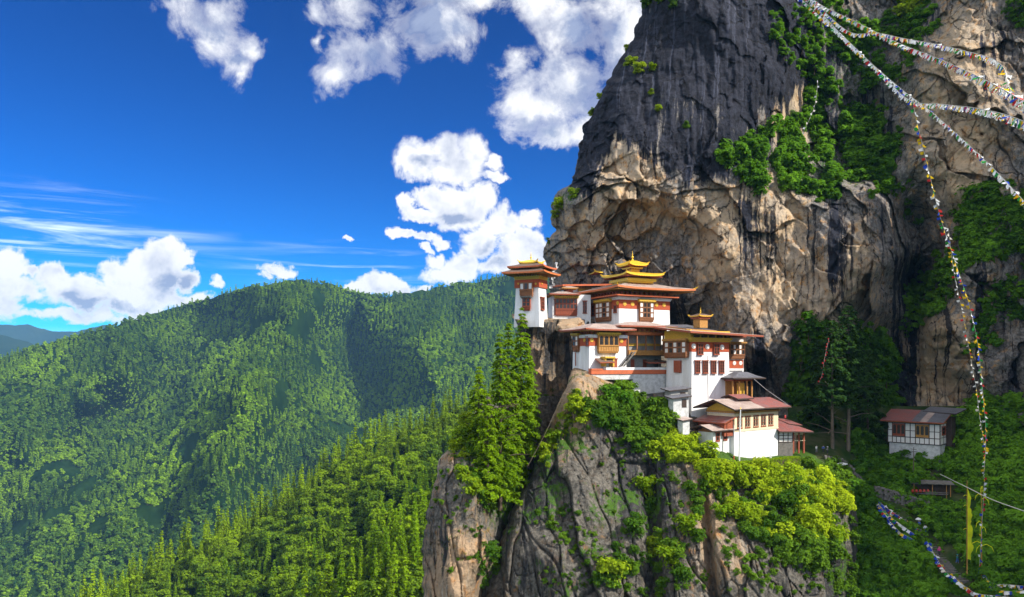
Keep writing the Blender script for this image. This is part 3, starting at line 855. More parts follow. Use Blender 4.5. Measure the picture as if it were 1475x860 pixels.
# --- blue ranges far off and the valley floor
M1 = pl([(-500, 468), (-200, 464), (0, 467), (40, 468), (80, 478), (110, 478), (150, 467), (200, 474), (300, 500), (420, 520)])
M2 = pl([(-500, 470), (-150, 470), (0, 481), (25, 488), (50, 497), (80, 503), (150, 518), (250, 540)])
for nm, cr, d0, x1 in (('mountains', M1, 9500, 420), ('mountains', M2, 6800, 250)):
    Sheet(nm, 'y', np.concatenate([[-20, -8], np.arange(0, 120, 6.0)]), np.arange(-500, x1, 6.0), cr, lambda px, py, d0=d0: d0 - (py - 460) * 14.0,
          lambda px, py, x, y, z: 240 * fbm(x / 700, y * 0, z / 900, 4, 131), FARM, back=60, jag=1.2)
gme = np_mesh('ground', [(-60000, -20000, -760), (60000, -20000, -760), (60000, 70000, -760), (-60000, 70000, -760)], [(0, 1, 2, 3)], FLOORM)
link('ground', gme)['kind'] = 'structure'

# the air of the valley, that turns far slopes blue
hz = bpy.data.materials.new('haze')
hz.use_nodes = True
hz.node_tree.nodes.clear()
NH = Nodes(hz.node_tree)
pv = NH.new('ShaderNodeVolumePrincipled', None, {'Color': rgb(0.28, 0.60, 1.0), 'Density': 0.000040, 'Anisotropy': 0.0})
ho = NH.new('ShaderNodeOutputMaterial')
hz.node_tree.links.new(pv.outputs[0], ho.inputs['Volume'])
hx, hy0, hy1, hz0, hz1 = 61000, -20500, 70500, -761, 600
hv = [(sx, sy, sz) for sz in (hz0, hz1) for sx, sy in ((-hx, hy0), (hx, hy0), (hx, hy1), (-hx, hy1))]
hme = np_mesh('haze', hv, [(0, 3, 2, 1), (4, 5, 6, 7), (0, 1, 5, 4), (1, 2, 6, 5), (2, 3, 7, 6), (3, 0, 4, 7)], hz)
tag(link('haze', hme), kind='stuff')

# ---------------------------------------------------------------- plants
UP = np.array([0.0, 0.0, 1.0])


def leaves(cent, nrm, size, rng, asp=0.55, twist=True):
    """Diamond leaf sprays: one small quad per centre, facing nrm, size = half length."""
    n = len(cent)
    nrm = nrm / (np.linalg.norm(nrm, axis=1, keepdims=True) + 1e-9)
    t = rng.normal(size=(n, 3))
    t = t - (t * nrm).sum(1, keepdims=True) * nrm
    t /= np.linalg.norm(t, axis=1, keepdims=True) + 1e-9
    b = np.cross(nrm, t)
    s = np.asarray(size).reshape(-1, 1) * np.ones((n, 1))
    bend = nrm * s * 0.25
    V = np.stack([cent - t * s - bend, cent + b * s * asp + bend * .5, cent + t * s - bend, cent - b * s * asp + bend * .5], 1).reshape(-1, 3)
    q = np.arange(n * 4).reshape(n, 4)
    return V, q


def tube_arr(pts, rad, k=6):
    """Tapered tube along a list of points; returns verts and quads."""
    pts = np.asarray(pts, float)
    n = len(pts)
    V = []
    for i in range(n):
        d = pts[min(i + 1, n - 1)] - pts[max(i - 1, 0)]
        d = d / (np.linalg.norm(d) + 1e-9)
        a = np.cross(d, [1, 0, 0] if abs(d[0]) < .8 else [0, 1, 0])
        a /= np.linalg.norm(a)
        b = np.cross(d, a)
        for j in range(k):
            th = 2 * PI * j / k
            V.append(pts[i] + (a * math.cos(th) + b * math.sin(th)) * rad[i])
    Q = []
    for i in range(n - 1):
        for j in range(k):
            Q.append((i * k + j, i * k + (j + 1) % k, (i + 1) * k + (j + 1) % k, (i + 1) * k + j))
    return np.array(V), np.array(Q)


def merge(parts):
    V, Q, o = [], [], 0
    for v, q in parts:
        V.append(v)
        Q.append(q + o)
        o += len(v)
    return np.concatenate(V), np.concatenate(Q)


def crown_conifer(H, R, n, size, rng, base=0.15, droop=0.25, layers=None, power=0.8, tip=0.0):
    """Tiers of drooping boughs: sprays along every bough, thinning towards the tip."""
    layers = layers or int(H / 0.9)
    C, Nn, S = [], [], []
    per = max(4, n // layers)
    for k in range(layers):
        f = (k + rng.uniform(0, .8)) / layers
        h = H * (base + (1 - base) * f)
        L = R * ((1 - f) ** power) * rng.uniform(.75, 1.15) + 0.03 * H * .4 + tip
        nb = rng.integers(4, 7)
        a0 = rng.uniform(0, 6.28)
        m = max(2, int(per / nb * (0.35 + 1.3 * (1 - f))))
        for b in range(nb):
            if rng.uniform() < 0.12:
                continue
            a = a0 + b * 6.28 / nb + rng.normal() * .2
            Lb = L * rng.uniform(.65, 1.12)
            t = np.sqrt(rng.uniform(0.02, 1, m))
            side = rng.normal(size=m) * 0.16 * Lb * (1.1 - t * .7)
            x = np.cos(a) * t * Lb - np.sin(a) * side
            y = np.sin(a) * t * Lb + np.cos(a) * side
            z = h - droop * Lb * t ** 1.6 + rng.normal(size=m) * .05 * Lb
            C.append(np.stack([x, y, z], 1))
            Nn.append(np.stack([np.cos(a) * .5 + rng.normal(size=m) * .45, np.sin(a) * .5 + rng.normal(size=m) * .45, np.full(m, .8)], 1))
            S.append(size * rng.uniform(.6, 1.25, m))
    return leaves(np.concatenate(C), np.concatenate(Nn), np.concatenate(S), rng, asp=.42)


def crown_round(H, R, n, size, rng, lobes=9, zlo=0.35, flat=0.8):
    """A broad crown of several leafy lobes with gaps between them."""
    C, Nn = [], []
    for k in range(lobes):
        a = rng.uniform(0, 6.28)
        hz_ = rng.uniform(zlo, .9)
        rr = R * rng.uniform(.15, .75) * (1.05 - abs(hz_ - .55))
        c = np.array([math.cos(a) * rr, math.sin(a) * rr, H * hz_])
        lr = R * rng.uniform(.30, .52)
        m = n // lobes
        d = rng.normal(size=(m, 3))
        d /= np.linalg.norm(d, axis=1, keepdims=True)
        d[:, 2] = np.where(d[:, 2] < -.4, -d[:, 2], d[:, 2])
        rad = lr * rng.uniform(.55, 1.08, (m, 1))
        C.append(c + d * rad * np.array([1, 1, flat]))
        Nn.append(d * .8 + UP * .55 + rng.normal(size=(m, 3)) * .35)
    return leaves(np.concatenate(C), np.concatenate(Nn), size * rng.uniform(.6, 1.25, n // lobes * lobes), rng, asp=.6)


def trunk_arr(H, r0, rng, limbs=5, lean=0.03, lo=.3):
    zz = np.linspace(-1.0, H * .96, 9)
    px_ = np.cumsum(rng.normal(size=9)) * lean * H * .12
    pts = np.stack([px_, np.cumsum(rng.normal(size=9)) * lean * H * .12, zz], 1)
    rad = r0 * (1 - np.linspace(0, 1, 9)) ** .8 + r0 * .08
    out = [tube_arr(pts, rad, 7)]
    for i in range(limbs):
        f = rng.uniform(lo, .85)
        b = np.array([np.interp(f * H, zz, pts[:, 0]), np.interp(f * H, zz, pts[:, 1]), f * H])
        a = rng.uniform(0, 6.28)
        L = H * .22 * (1.1 - f)
        e = b + np.array([math.cos(a) * L, math.sin(a) * L, L * rng.uniform(-.05, .6)])
        out.append(tube_arr([b, (b + e) / 2 + UP * .05 * L, e], [r0 * .3, r0 * .2, r0 * .07], 5))
    return merge(out)


def joined(name, crown, trunk, lm, bm):
    V, Q = merge([crown, trunk])
    mi = np.concatenate([np.zeros(len(crown[1]), np.int32), np.ones(len(trunk[1]), np.int32)])
    return np_mesh(name, V, Q, [lm, bm], midx=mi)


def kinds(cname, meshes):
    c = bpy.data.collections.new(cname)
    for i, me in enumerate(meshes):
        o = bpy.data.objects.new('%s_%s' % (cname, 'abcdefghij'[i]), me)
        c.objects.link(o)
    return c


NG = {}


def scatter(name, pts, scale, coll, rng, tint=None, tilt=0.12, kind_idx=None):
    """An uncountable mass of plants as ONE object: points carrying the plants of a collection."""
    pts = np.asarray(pts, np.float32)
    n = len(pts)
    me = bpy.data.meshes.new(name)
    me.vertices.add(n)
    me.vertices.foreach_set('co', pts.ravel())
    a = me.attributes.new('size', 'FLOAT', 'POINT')
    a.data.foreach_set('value', np.asarray(scale, np.float32) * np.ones(n, np.float32))
    a = me.attributes.new('turn', 'FLOAT_VECTOR', 'POINT')
    a.data.foreach_set('vector', np.stack([rng.normal(size=n) * tilt, rng.normal(size=n) * tilt, rng.uniform(0, 6.28, n)], 1).astype(np.float32).ravel())
    a = me.attributes.new('pick', 'INT', 'POINT')
    ki = rng.integers(0, len(coll.objects), n) if kind_idx is None else kind_idx
    a.data.foreach_set('value', np.asarray(ki, np.int32))
    a = me.attributes.new('tint', 'FLOAT', 'POINT')
    a.data.foreach_set('value', np.asarray(tint if tint is not None else rng.uniform(0, 1, n), np.float32))
    o = link(name, me)
    tag(o, kind='stuff')
    ng = NG.get(coll.name)
    if ng is None:
        ng = bpy.data.node_groups.new('plants_' + coll.name, 'GeometryNodeTree')
        ng.interface.new_socket('Geometry', in_out='INPUT', socket_type='NodeSocketGeometry')
        ng.interface.new_socket('Geometry', in_out='OUTPUT', socket_type='NodeSocketGeometry')
        gi, go = ng.nodes.new('NodeGroupInput'), ng.nodes.new('NodeGroupOutput')
        ci = ng.nodes.new('GeometryNodeCollectionInfo')
        ci.inputs['Collection'].default_value = coll
        ci.inputs['Separate Children'].default_value = True
        ci.inputs['Reset Children'].default_value = True
        ip = ng.nodes.new('GeometryNodeInstanceOnPoints')
        ip.inputs['Pick Instance'].default_value = True

        def attr(nm, ty):
            nd = ng.nodes.new('GeometryNodeInputNamedAttribute')
            nd.data_type = ty
            nd.inputs['Name'].default_value = nm
            return [s for s in nd.outputs if s.enabled][0]
        L = ng.links.new
        L(gi.outputs[0], ip.inputs['Points'])
        L(ci.outputs[0], ip.inputs['Instance'])
        L(attr('pick', 'INT'), ip.inputs['Instance Index'])
        L(attr('turn', 'FLOAT_VECTOR'), ip.inputs['Rotation'])
        L(attr('size', 'FLOAT'), ip.inputs['Scale'])
        L(ip.outputs[0], go.inputs[0])
        NG[coll.name] = ng
    md = o.modifiers.new('plants', 'NODES')
    md.node_group = ng
    return o


# kinds of plants (kept outside the scene; copied from there)
R_ = np.random.default_rng(5)
FAR_KINDS = kinds('far_tree', [joined('far_conifer', crown_conifer(18, 4.2, 150, 1.9, R_, base=.08, layers=9), trunk_arr(18, .35, R_, 0), L_FAR, BARK) for _ in range(3)] +
                  [joined('far_broadleaf', crown_round(13, 6.0, 150, 1.9, R_, lobes=7, zlo=.25), trunk_arr(9, .35, R_, 2), L_FAR, BARK) for _ in range(4)])
RIDGE_KINDS = kinds('ridge_tree', [joined('ridge_conifer', crown_conifer(22, 2.9, 1100, .78, R_, base=.10, layers=18), trunk_arr(20, .35, R_, 2), L_RIDGE, BARK) for _ in range(4)] +
                    [joined('ridge_broadleaf', crown_round(13, 5.4, 1100, .78, R_, lobes=14, zlo=.2), trunk_arr(10, .35, R_, 3), L_RIDGE, BARK) for _ in range(3)])


def bush_mesh(mat, n, R_, H=2.2, R=1.7, size=.23, lobes=9):
    return joined('bush', crown_round(H, R, n, size, R_, lobes=lobes, zlo=.15), trunk_arr(H * .6, .06, R_, 3), mat, BARK)


BUSH_KINDS = kinds('bush', [bush_mesh(L_BUSH, 700, R_) for _ in range(5)])
BRIGHT_KINDS = kinds('bright_bush', [bush_mesh(L_BRIGHT, 900, R_, size=.20, lobes=12) for _ in range(5)])
DARK_KINDS = kinds('shade_bush', [bush_mesh(L_DARK, 750, R_, H=2.6, R=1.9, size=.245) for _ in range(5)])


def poisson(x0, x1, y0, y1, step, rng, stepy=None):
    sy = stepy or step
    gx, gy = np.meshgrid(np.arange(x0, x1, step), np.arange(y0, y1, sy))
    gx = gx + rng.uniform(-.48, .48, gx.shape) * step
    gy = gy + rng.uniform(-.48, .48, gy.shape) * sy
    return gx.ravel(), gy.ravel()


# --- forest on the hills across the valley
def hill_forest():
    rng = np.random.default_rng(21)
    px, py = poisson(-150, 850, 380, 960, 4.9, rng, 3.3)
    ok = (py > HILL_CREST(px) + 1) & (py < np.maximum(RIDGE_CREST(px) + 14, 0) + np.where(px < 120, 400, 0)) & (px < 800)
    px, py = px[ok], py[ok]
    P = hill.at(px, py)
    D = P[:, 1]
    keep = rng.uniform(size=len(px)) < np.clip((D / 2600.0) ** 2 * 0.95 + .05, .2, 1)
    bare = fbm(P[:, 0] / 130, P[:, 2] / 100, P[:, 1] / 200, 3, 205)
    keep &= bare < 0.75
    P, D, px, py = P[keep], D[keep], px[keep], py[keep]
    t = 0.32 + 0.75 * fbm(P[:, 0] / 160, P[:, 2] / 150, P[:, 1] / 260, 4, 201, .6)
    t = t + blobs(px, py, [(350, 540, 40, 70, .25), (300, 640, 60, 60, .15), (60, 660, 120, 30, .3), (180, 560, 60, 20, .25), (60, 740, 60, 40, .15), (400, 470, 30, 40, .25), (320, 590, 30, 60, .35), (40, 545, 50, 12, .4), (130, 640, 50, 30, .25), (30, 690, 60, 14, .3), (480, 500, 40, 60, -.2), (180, 620, 60, 30, -.3), (640, 450, 60, 40, -.1), (420, 420, 40, 20, .1)])  # sunlit spurs and shaded gullies are put into the leaf tint
    conif = fbm(P[:, 0] / 90, P[:, 2] / 90, P[:, 1] / 90, 2, 203) + rng.normal(size=len(P)) * .35 > 0.1
    ki = np.where(conif, rng.integers(0, 3, len(P)), rng.integers(3, 7, len(P)))
    P[:, 2] -= 1.0
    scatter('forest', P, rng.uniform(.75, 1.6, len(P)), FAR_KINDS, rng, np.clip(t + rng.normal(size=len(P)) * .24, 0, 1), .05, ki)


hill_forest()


# --- the near wooded ridge: the nearest trees each a thing, the rest one mass
def ridge_forest():
    rng = np.random.default_rng(22)
    allP, allT = [], []
    for sh, crest, lo, hi, D0, step in ((ridge, RIDGE_CREST, 90, 770, 640, 10.5), (spur, SPUR_CREST, 400, 740, 420, 14.0)):
        px, py = poisson(lo, hi, 540, 900, step, rng, step * .62)
        ok = (py > crest(px) - 2)
        if sh is ridge:
            ok &= py < SPUR_CREST(px) + np.where(px < 470, 500, 26)
        px, py = px[ok], py[ok]
        ok = px < np.where(py > 640, 665 - 0.0 * py, 740)
        px, py = px[ok], py[ok]
        P = sh.at(px, py)
        keep = rng.uniform(size=len(px)) < np.clip((P[:, 1] / (D0 * 1.12)) ** 2, .15, 1)
        px, py, P = px[keep], py[keep], P[keep]
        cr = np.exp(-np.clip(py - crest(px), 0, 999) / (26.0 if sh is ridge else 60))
        t = 0.03 + 0.90 * cr + .35 * fbm(P[:, 0] / 50, P[:, 2] / 50, P[:, 1] / 90, 3, 221)  # sunlight on the crest and shade below it are put into the tint
        allP.append(np.column_stack([P, cr, px, py]))
        allT.append(t)
    A = np.concatenate(allP)
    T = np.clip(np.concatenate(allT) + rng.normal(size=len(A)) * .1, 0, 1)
    P = A[:, :3]
    conif = rng.uniform(size=len(P)) < .28 + .70 * A[:, 3]
    sc = rng.uniform(.55, 1.25, len(P)) * np.where(conif, 1.0 + .25 * A[:, 3], 1.3 - .55 * A[:, 3])
    near = (A[:, 4] > 150) & (A[:, 4] < 640) & (A[:, 5] < 885) & conif
    order = np.argsort(np.where(near, P[:, 1], 1e9))
    single = np.zeros(len(P), bool)
    single[order[:150]] = near[order[:150]]
    ki = np.where(conif, rng.integers(0, 4, len(P)), rng.integers(4, 7, len(P)))
    m = ~single
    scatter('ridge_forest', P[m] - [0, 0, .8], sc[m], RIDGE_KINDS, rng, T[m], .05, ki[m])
    pro = []
    for k in range(5):
        cv, cq = crown_conifer(22, 2.9, 1500, .68, rng, base=.09, layers=22)
        tv, tq = trunk_arr(20, .35, rng, 3)
        pro.append((np_mesh('crown', cv, cq, L_RIDGEI), np_mesh('trunk', tv, tq, BARK)))
    for i in np.nonzero(single)[0]:
        r = empty('conifer_tree', P[i] - [0, 0, .8], rng.uniform(0, 6.28))
        s = sc[i]
        r.scale = (s, s, s * rng.uniform(.9, 1.15))
        tag(r, 'yellow green pointed conifer growing in the wood on the near ridge below the cliff', 'tree', 'conifers on the near ridge')
        c, t_ = pro[int(rng.integers(0, 5))]
        link('crown', c, r)
        link('trunk', t_, r)


ridge_forest()


# --- tall single conifers
def tall_tree(name, px, py, D, top_py, R, label, mat=None, n=7000, size=.42, base=.12, group=None, bark=None, seed=1, power=.75, droop=.3, dz=0.0):
    rng = np.random.default_rng(seed)
    p = W(px, py, D)
    H = (py - top_py) / F * D
    r = empty(name, p)
    tag(r, label, 'tree', group)
    cv, cq = crown_conifer(H, R, n, size, rng, base=base, droop=droop, power=power, layers=int(H / .75))
    link('crown', np_mesh('crown', cv, cq, mat or L_PINE), r)
    tv, tq = trunk_arr(H, max(.22, H * .013), rng, 16, lean=.012, lo=.12)
    link('trunk', np_mesh('trunk', tv, tq, bark or BARK), r)
    return r


G1 = 'conifers on the pinnacle beside the cleft'
tall_tree('conifer_tree', 752, 660, 166, 443, 4.7, 'tall conifer rising just under the watchtower, the rightmost on the pinnacle', seed=31, n=9000, base=.05)
tall_tree('conifer_tree', 720, 728, 158, 480, 4.8, 'tallest full conifer in the middle of the pinnacle clump', seed=32, n=10000, base=.06)
tall_tree('conifer_tree', 690, 700, 157, 526, 4.6, 'lower left conifer of the pinnacle clump, its boughs over open valley', seed=33, n=8000, base=.05)
tall_tree('conifer_tree', 733, 700, 164, 462, 4.4, 'slim conifer squeezed between the two tallest ones on the pinnacle', seed=34, n=8000, base=.08)
tall_tree('conifer_tree', 703, 720, 153, 566, 4.0, 'short bushy conifer at the front of the pinnacle clump', seed=35, n=6000, base=.04)
tall_tree('conifer_tree', 762, 640, 174, 500, 3.6, 'small shaded conifer at the edge of the dark cleft', seed=36, n=5000, base=.06)
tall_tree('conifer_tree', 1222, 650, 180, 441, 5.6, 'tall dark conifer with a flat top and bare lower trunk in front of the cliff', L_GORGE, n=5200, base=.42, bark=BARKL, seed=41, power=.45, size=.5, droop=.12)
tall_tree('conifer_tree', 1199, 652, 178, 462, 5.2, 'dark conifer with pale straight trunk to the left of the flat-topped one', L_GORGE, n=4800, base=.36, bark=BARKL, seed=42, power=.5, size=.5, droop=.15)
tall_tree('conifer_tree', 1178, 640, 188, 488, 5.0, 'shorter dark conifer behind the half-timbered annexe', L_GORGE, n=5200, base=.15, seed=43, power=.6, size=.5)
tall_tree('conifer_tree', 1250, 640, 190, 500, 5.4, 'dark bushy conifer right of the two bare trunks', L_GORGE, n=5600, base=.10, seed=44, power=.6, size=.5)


# --- single shrubs and small trees
SHRUBS = []
for k in range(5):
    rr = np.random.default_rng(60 + k)
    cv, cq = crown_round(2.2, 1.8, 900, .21, rr, lobes=11, zlo=.12)
    tv, tq = trunk_arr(1.5, .07, rr, 4)
    SHRUBS.append(((cv, cq), (tv, tq)))
SHM = {}


def shrub(px, py, sheet, size, label, mat, name='shrub', seed=0, cat='shrub', lift=0.0, fwd=0.3):
    p = Vector(sheet.at(np.array([px]), np.array([py]))[0])
    p = p * (1 - fwd / p.length)
    p.z += lift
    i = (seed * 7 + int(px)) % 5
    key = (i, mat.name)
    if key not in SHM:
        (cv, cq), (tv, tq) = SHRUBS[i]
        SHM[key] = (np_mesh('crown', cv, cq, mat), np_mesh('stem', tv, tq, BARK))
    r = empty(name, p, (px * .37) % 6.28)
    r.scale = (size, size, size)
    tag(r, label, cat)
    link('crown', SHM[key][0], r)
    link('stem', SHM[key][1], r)
    return r


for px, py, s, lab, m in [
        (808, 300, 1.5, 'bright green shrub draped over the round nose of the cliff', L_SHRUB),
        (826, 284, 1.2, 'yellow green shrub on top of the cliff nose above the overhang', L_SHRUB),
        (801, 312, 1.0, 'small bright tuft hanging lowest on the cliff nose', L_SHRUB),
        (791, 349, .8, 'green tuft on the small knob just above the watchtower', L_SHRUB),
        (907, 92, 1.2, 'light green shrub high on the lit left rim of the cliff', L_SHRUB),
        (921, 104, 1.3, 'larger shrub on the dark slab beside the lit rim', L_SHRUB),
        (940, 100, .9, 'small shrub furthest out on the upper dark slab', L_SHRUB),
        (898, 72, .9, 'tuft of green on the rim above the other slab shrubs', L_SHRUB),
        (862, 140, 1.0, 'narrow green tuft on the steep left edge of the cliff', L_SHRUB),
        (853, 165, 1.0, 'yellow green tuft lower on the steep left edge of the cliff', L_SHRUB),
        (938, 134, .7, 'tiny shrub on the slab under the rim shrubs', L_SHRUB),
        (948, 158, .8, 'pale small shrub alone on the dark slab', L_SHRUB),
        (988, 182, .8, 'flat green tuft in the middle of the dark slab', L_BUSH),
        (935, 8, 1.8, 'dark green shrub on the summit skyline of the cliff', L_BUSH),
        (952, 2, 1.6, 'shrub with yellow tips at the top skyline of the cliff', L_SHRUB),
        (968, 10, 1.2, 'low shrub on the lit summit ledge', L_BUSH),
        (1305, 38, 2.6, 'sunlit yellow green tree high on the right cliff below the flag lines', L_SHRUB),
        (1312, 20, 2.4, 'sunlit treetop at the upper edge above the yellow green tree', L_SHRUB),
        (1298, 60, 1.8, 'half shaded shrub under the sunlit tree on the right cliff', L_BUSH)]:
    shrub(px, py, cliff, s, lab, m, lift=-.6)
for px, py, s, lab, m in [
        (828, 592, 1.7, 'bright shrub on the pale ridge below the left block of the monastery', L_SHRUB),
        (816, 612, 1.3, 'yellow green shrub a little lower on the pale ridge', L_SHRUB),
        (842, 606, 1.5, 'bright shrub right of the pale ridge beside dark bushes', L_SHRUB),
        (800, 640, 1.5, 'lit shrub on the lower slope of the pale ridge', L_SHRUB),
        (783, 655, 1.3, 'lowest lit shrub on the pale ridge by the cleft', L_SHRUB),
        (930, 712, 1.7, 'bright shrub hanging on the rock face under the bushy rim', L_SHRUB),
        (922, 700, 1.2, 'small bright shrub topmost on the hanging clump', L_SHRUB),
        (938, 735, 1.3, 'dark lower end of the hanging clump on the rock face', L_BUSH),
        (885, 838, 1.9, 'bright yellow green shrub near the foot of the bluff', L_SHRUB),
        (872, 822, 1.3, 'small lit shrub left above the one at the foot of the bluff', L_SHRUB),
        (915, 770, 1.6, 'half lit shrub on the diagonal ledge of the bluff, upper end', L_BUSH),
        (938, 800, 1.7, 'lit shrub in the middle of the diagonal ledge', L_SHRUB),
        (965, 815, 1.8, 'large lit shrub at the lower end of the diagonal ledge', L_SHRUB),
        (985, 838, 1.4, 'green shrub below the diagonal ledge of the bluff', L_BUSH),
        (990, 766, 1.6, 'lone green shrub in the crack of the bluff', L_SHRUB),
        (1003, 778, 1.1, 'dark shrub under the lone one in the crack', L_BUSH),
        (1040, 745, 1.3, 'bright shrub at the top of the tan rock rib', L_BRIGHT),
        (900, 590, 1.8, 'dark round bush against the white retaining wall', L_DARK),
        (876, 578, 1.6, 'dark bush growing under the red band of the terrace', L_DARK),
        (938, 596, 1.6, 'dark leafy bush beside the small grey sheds', L_BUSH)]:
    shrub(px, py, bluff, s, lab, m, lift=-.5)
for px, py, s, lab, m in [
        (668, 640, 1.8, 'bright shrub on the shoulder of the pinnacle', L_SHRUB),
        (655, 650, 1.2, 'small lit shrub overhanging the left face of the pinnacle', L_SHRUB),
        (663, 690, 1.3, 'lit shrub in the notch of the pinnacle face', L_SHRUB),
        (678, 712, 1.6, 'large bright shrub at the foot of the pinnacle conifers', L_SHRUB),
        (700, 735, 1.5, 'green shrub below the trunks on the pinnacle', L_BUSH)]:
    shrub(px, py, pin, s, lab, m, lift=-.3)


# --- undergrowth: masses nobody could count
def undergrowth(name, sheet, poly, step, coll, smin, smax, seed, lift=-.4, stepy=None, thin=1.0, tb=.5, fwd=.0):
    rng = np.random.default_rng(seed)
    xs, ys = [p[0] for p in poly], [p[1] for p in poly]
    px, py = poisson(min(xs), max(xs), min(ys), max(ys), step, rng, stepy)
    n = fbm(px / 30, py / 30, px * 0, 3, seed)
    ok = inpoly(px + 6 * n, py + 6 * n, poly) & (rng.uniform(size=len(px)) < thin)
    if thin < 1:
        ok &= n > -0.25
    px, py = px[ok], py[ok]
    P = sheet.at(px, py)
    P = P * (1 - fwd / np.linalg.norm(P, axis=1, keepdims=True))
    P[:, 2] += lift
    t = np.clip(tb + .5 * fbm(P[:, 0] / 7, P[:, 2] / 7, P[:, 1] / 12, 3, seed + 3) + rng.normal(size=len(P)) * .15, 0, 1)
    return name, P, rng.uniform(smin, smax, len(P)) * (1 + .35 * n[ok]), coll, rng, t


def grow(name, jobs):
    coll = jobs[0][3]
    P = np.concatenate([j[1] for j in jobs])
    s = np.concatenate([j[2] for j in jobs])
    t = np.concatenate([j[5] for j in jobs])
    scatter(name, P, s, coll, jobs[0][4], t, .25)


LAWN_HOLE = [(1040, 648), (1120, 642), (1165, 652), (1150, 664), (1060, 664)]
grow('rim_undergrowth', [
    undergrowth('', bluff, [(935, 650), (962, 612), (985, 632), (1020, 658), (1048, 682), (1062, 690), (1148, 686), (1185, 700), (1225, 720), (1255, 800), (1250, 835), (1225, 815), (1195, 780), (1140, 785), (1090, 765), (1055, 750), (1032, 720), (1018, 692), (985, 670), (960, 662), (940, 668)], 8, BRIGHT_KINDS, .6, 1.45, 301, tb=.55, thin=.9),
    undergrowth('', bluff, [(1160, 700), (1190, 690), (1232, 712), (1232, 735), (1180, 745)], 8, BRIGHT_KINDS, .6, 1.1, 302, tb=.7),
    undergrowth('', pin, [(640, 640), (675, 605), (720, 600), (700, 650), (668, 660)], 8, BRIGHT_KINDS, .5, .9, 303, tb=.4),
    undergrowth('', bluff, [(775, 680), (790, 640), (830, 560), (850, 590), (815, 640), (790, 670)], 8, BRIGHT_KINDS, .35, .7, 304, tb=.5, thin=.6)])
grow('bluff_undergrowth', [
    undergrowth('', bluff, [(985, 650), (1040, 690), (1150, 690), (1220, 725), (1245, 800), (1180, 770), (1090, 760), (1030, 715)], 15, BUSH_KINDS, .7, 1.3, 321, tb=.5),
    undergrowth('', bluff, [(845, 585), (868, 566), (905, 572), (935, 584), (965, 596), (985, 600), (980, 622), (962, 615), (938, 650), (915, 650), (900, 625), (865, 620), (850, 600)], 8, BUSH_KINDS, .8, 1.4, 311, tb=.35),
    undergrowth('', bluff, [(1060, 745), (1100, 755), (1150, 770), (1190, 770), (1235, 830), (1260, 860), (1180, 860), (1150, 820), (1110, 790), (1080, 780)], 9, BUSH_KINDS, .7, 1.2, 312, tb=.4, thin=.8),
    undergrowth('', bluff, [(878, 620), (900, 640), (905, 760), (890, 760), (882, 700)], 10, BUSH_KINDS, .4, .7, 313, thin=.5, tb=.35),
    undergrowth('', bluff, [(780, 770), (830, 750), (880, 790), (900, 860), (840, 860)], 13, BUSH_KINDS, .4, .9, 314, thin=.35, tb=.4),
    undergrowth('', bluff, [(905, 750), (940, 760), (1010, 840), (990, 860), (900, 860), (860, 850), (880, 800)], 12, BUSH_KINDS, .6, 1.1, 315, thin=.6, tb=.4),
    undergrowth('', bluff, [(1160, 668), (1195, 668), (1232, 690), (1240, 715), (1190, 706), (1165, 684)], 8, BUSH_KINDS, .7, 1.1, 316, tb=.45),
    undergrowth('', pin, [(675, 640), (735, 610), (765, 640), (740, 730), (715, 742), (685, 720)], 8, BUSH_KINDS, .6, 1.1, 317, tb=.35),
    undergrowth('', crag, [(760, 590), (800, 570), (815, 600), (780, 680), (755, 690)], 8, BUSH_KINDS, .6, 1.1, 318, tb=.2),
    undergrowth('', pin, [(690, 800), (725, 790), (735, 860), (690, 860)], 10, BUSH_KINDS, .6, 1.0, 319, tb=.4, thin=.7),
    undergrowth('', bluff, [(1000, 690), (1020, 700), (1030, 780), (1010, 800)], 10, BUSH_KINDS, .5, .9, 320, tb=.5, thin=.7)])
grow('creeping_plants', [
    undergrowth('', bluff, [(800, 650), (850, 610), (905, 640), (930, 700), (900, 780), (860, 860), (790, 860), (760, 760)], 9, BUSH_KINDS, .18, .45, 351, thin=.5, tb=.45, lift=-.1),
    undergrowth('', bluff, [(930, 660), (985, 672), (1030, 730), (1020, 860), (960, 860), (930, 760)], 9, BUSH_KINDS, .2, .5, 352, thin=.5, tb=.5, lift=-.1),
    undergrowth('', bluff, [(1040, 760), (1100, 780), (1190, 800), (1230, 860), (1050, 860)], 9, BUSH_KINDS, .25, .6, 353, thin=.55, tb=.5, lift=-.1),
    undergrowth('', pin, [(620, 690), (670, 650), (690, 720), (700, 800), (640, 840), (615, 780)], 9, BUSH_KINDS, .15, .4, 354, thin=.35, tb=.5, lift=-.1),
    undergrowth('', bluff, [(830, 560), (850, 560), (800, 650), (765, 690), (760, 680)], 6, BRIGHT_KINDS, .2, .5, 355, thin=.7, tb=.6, lift=-.1)])
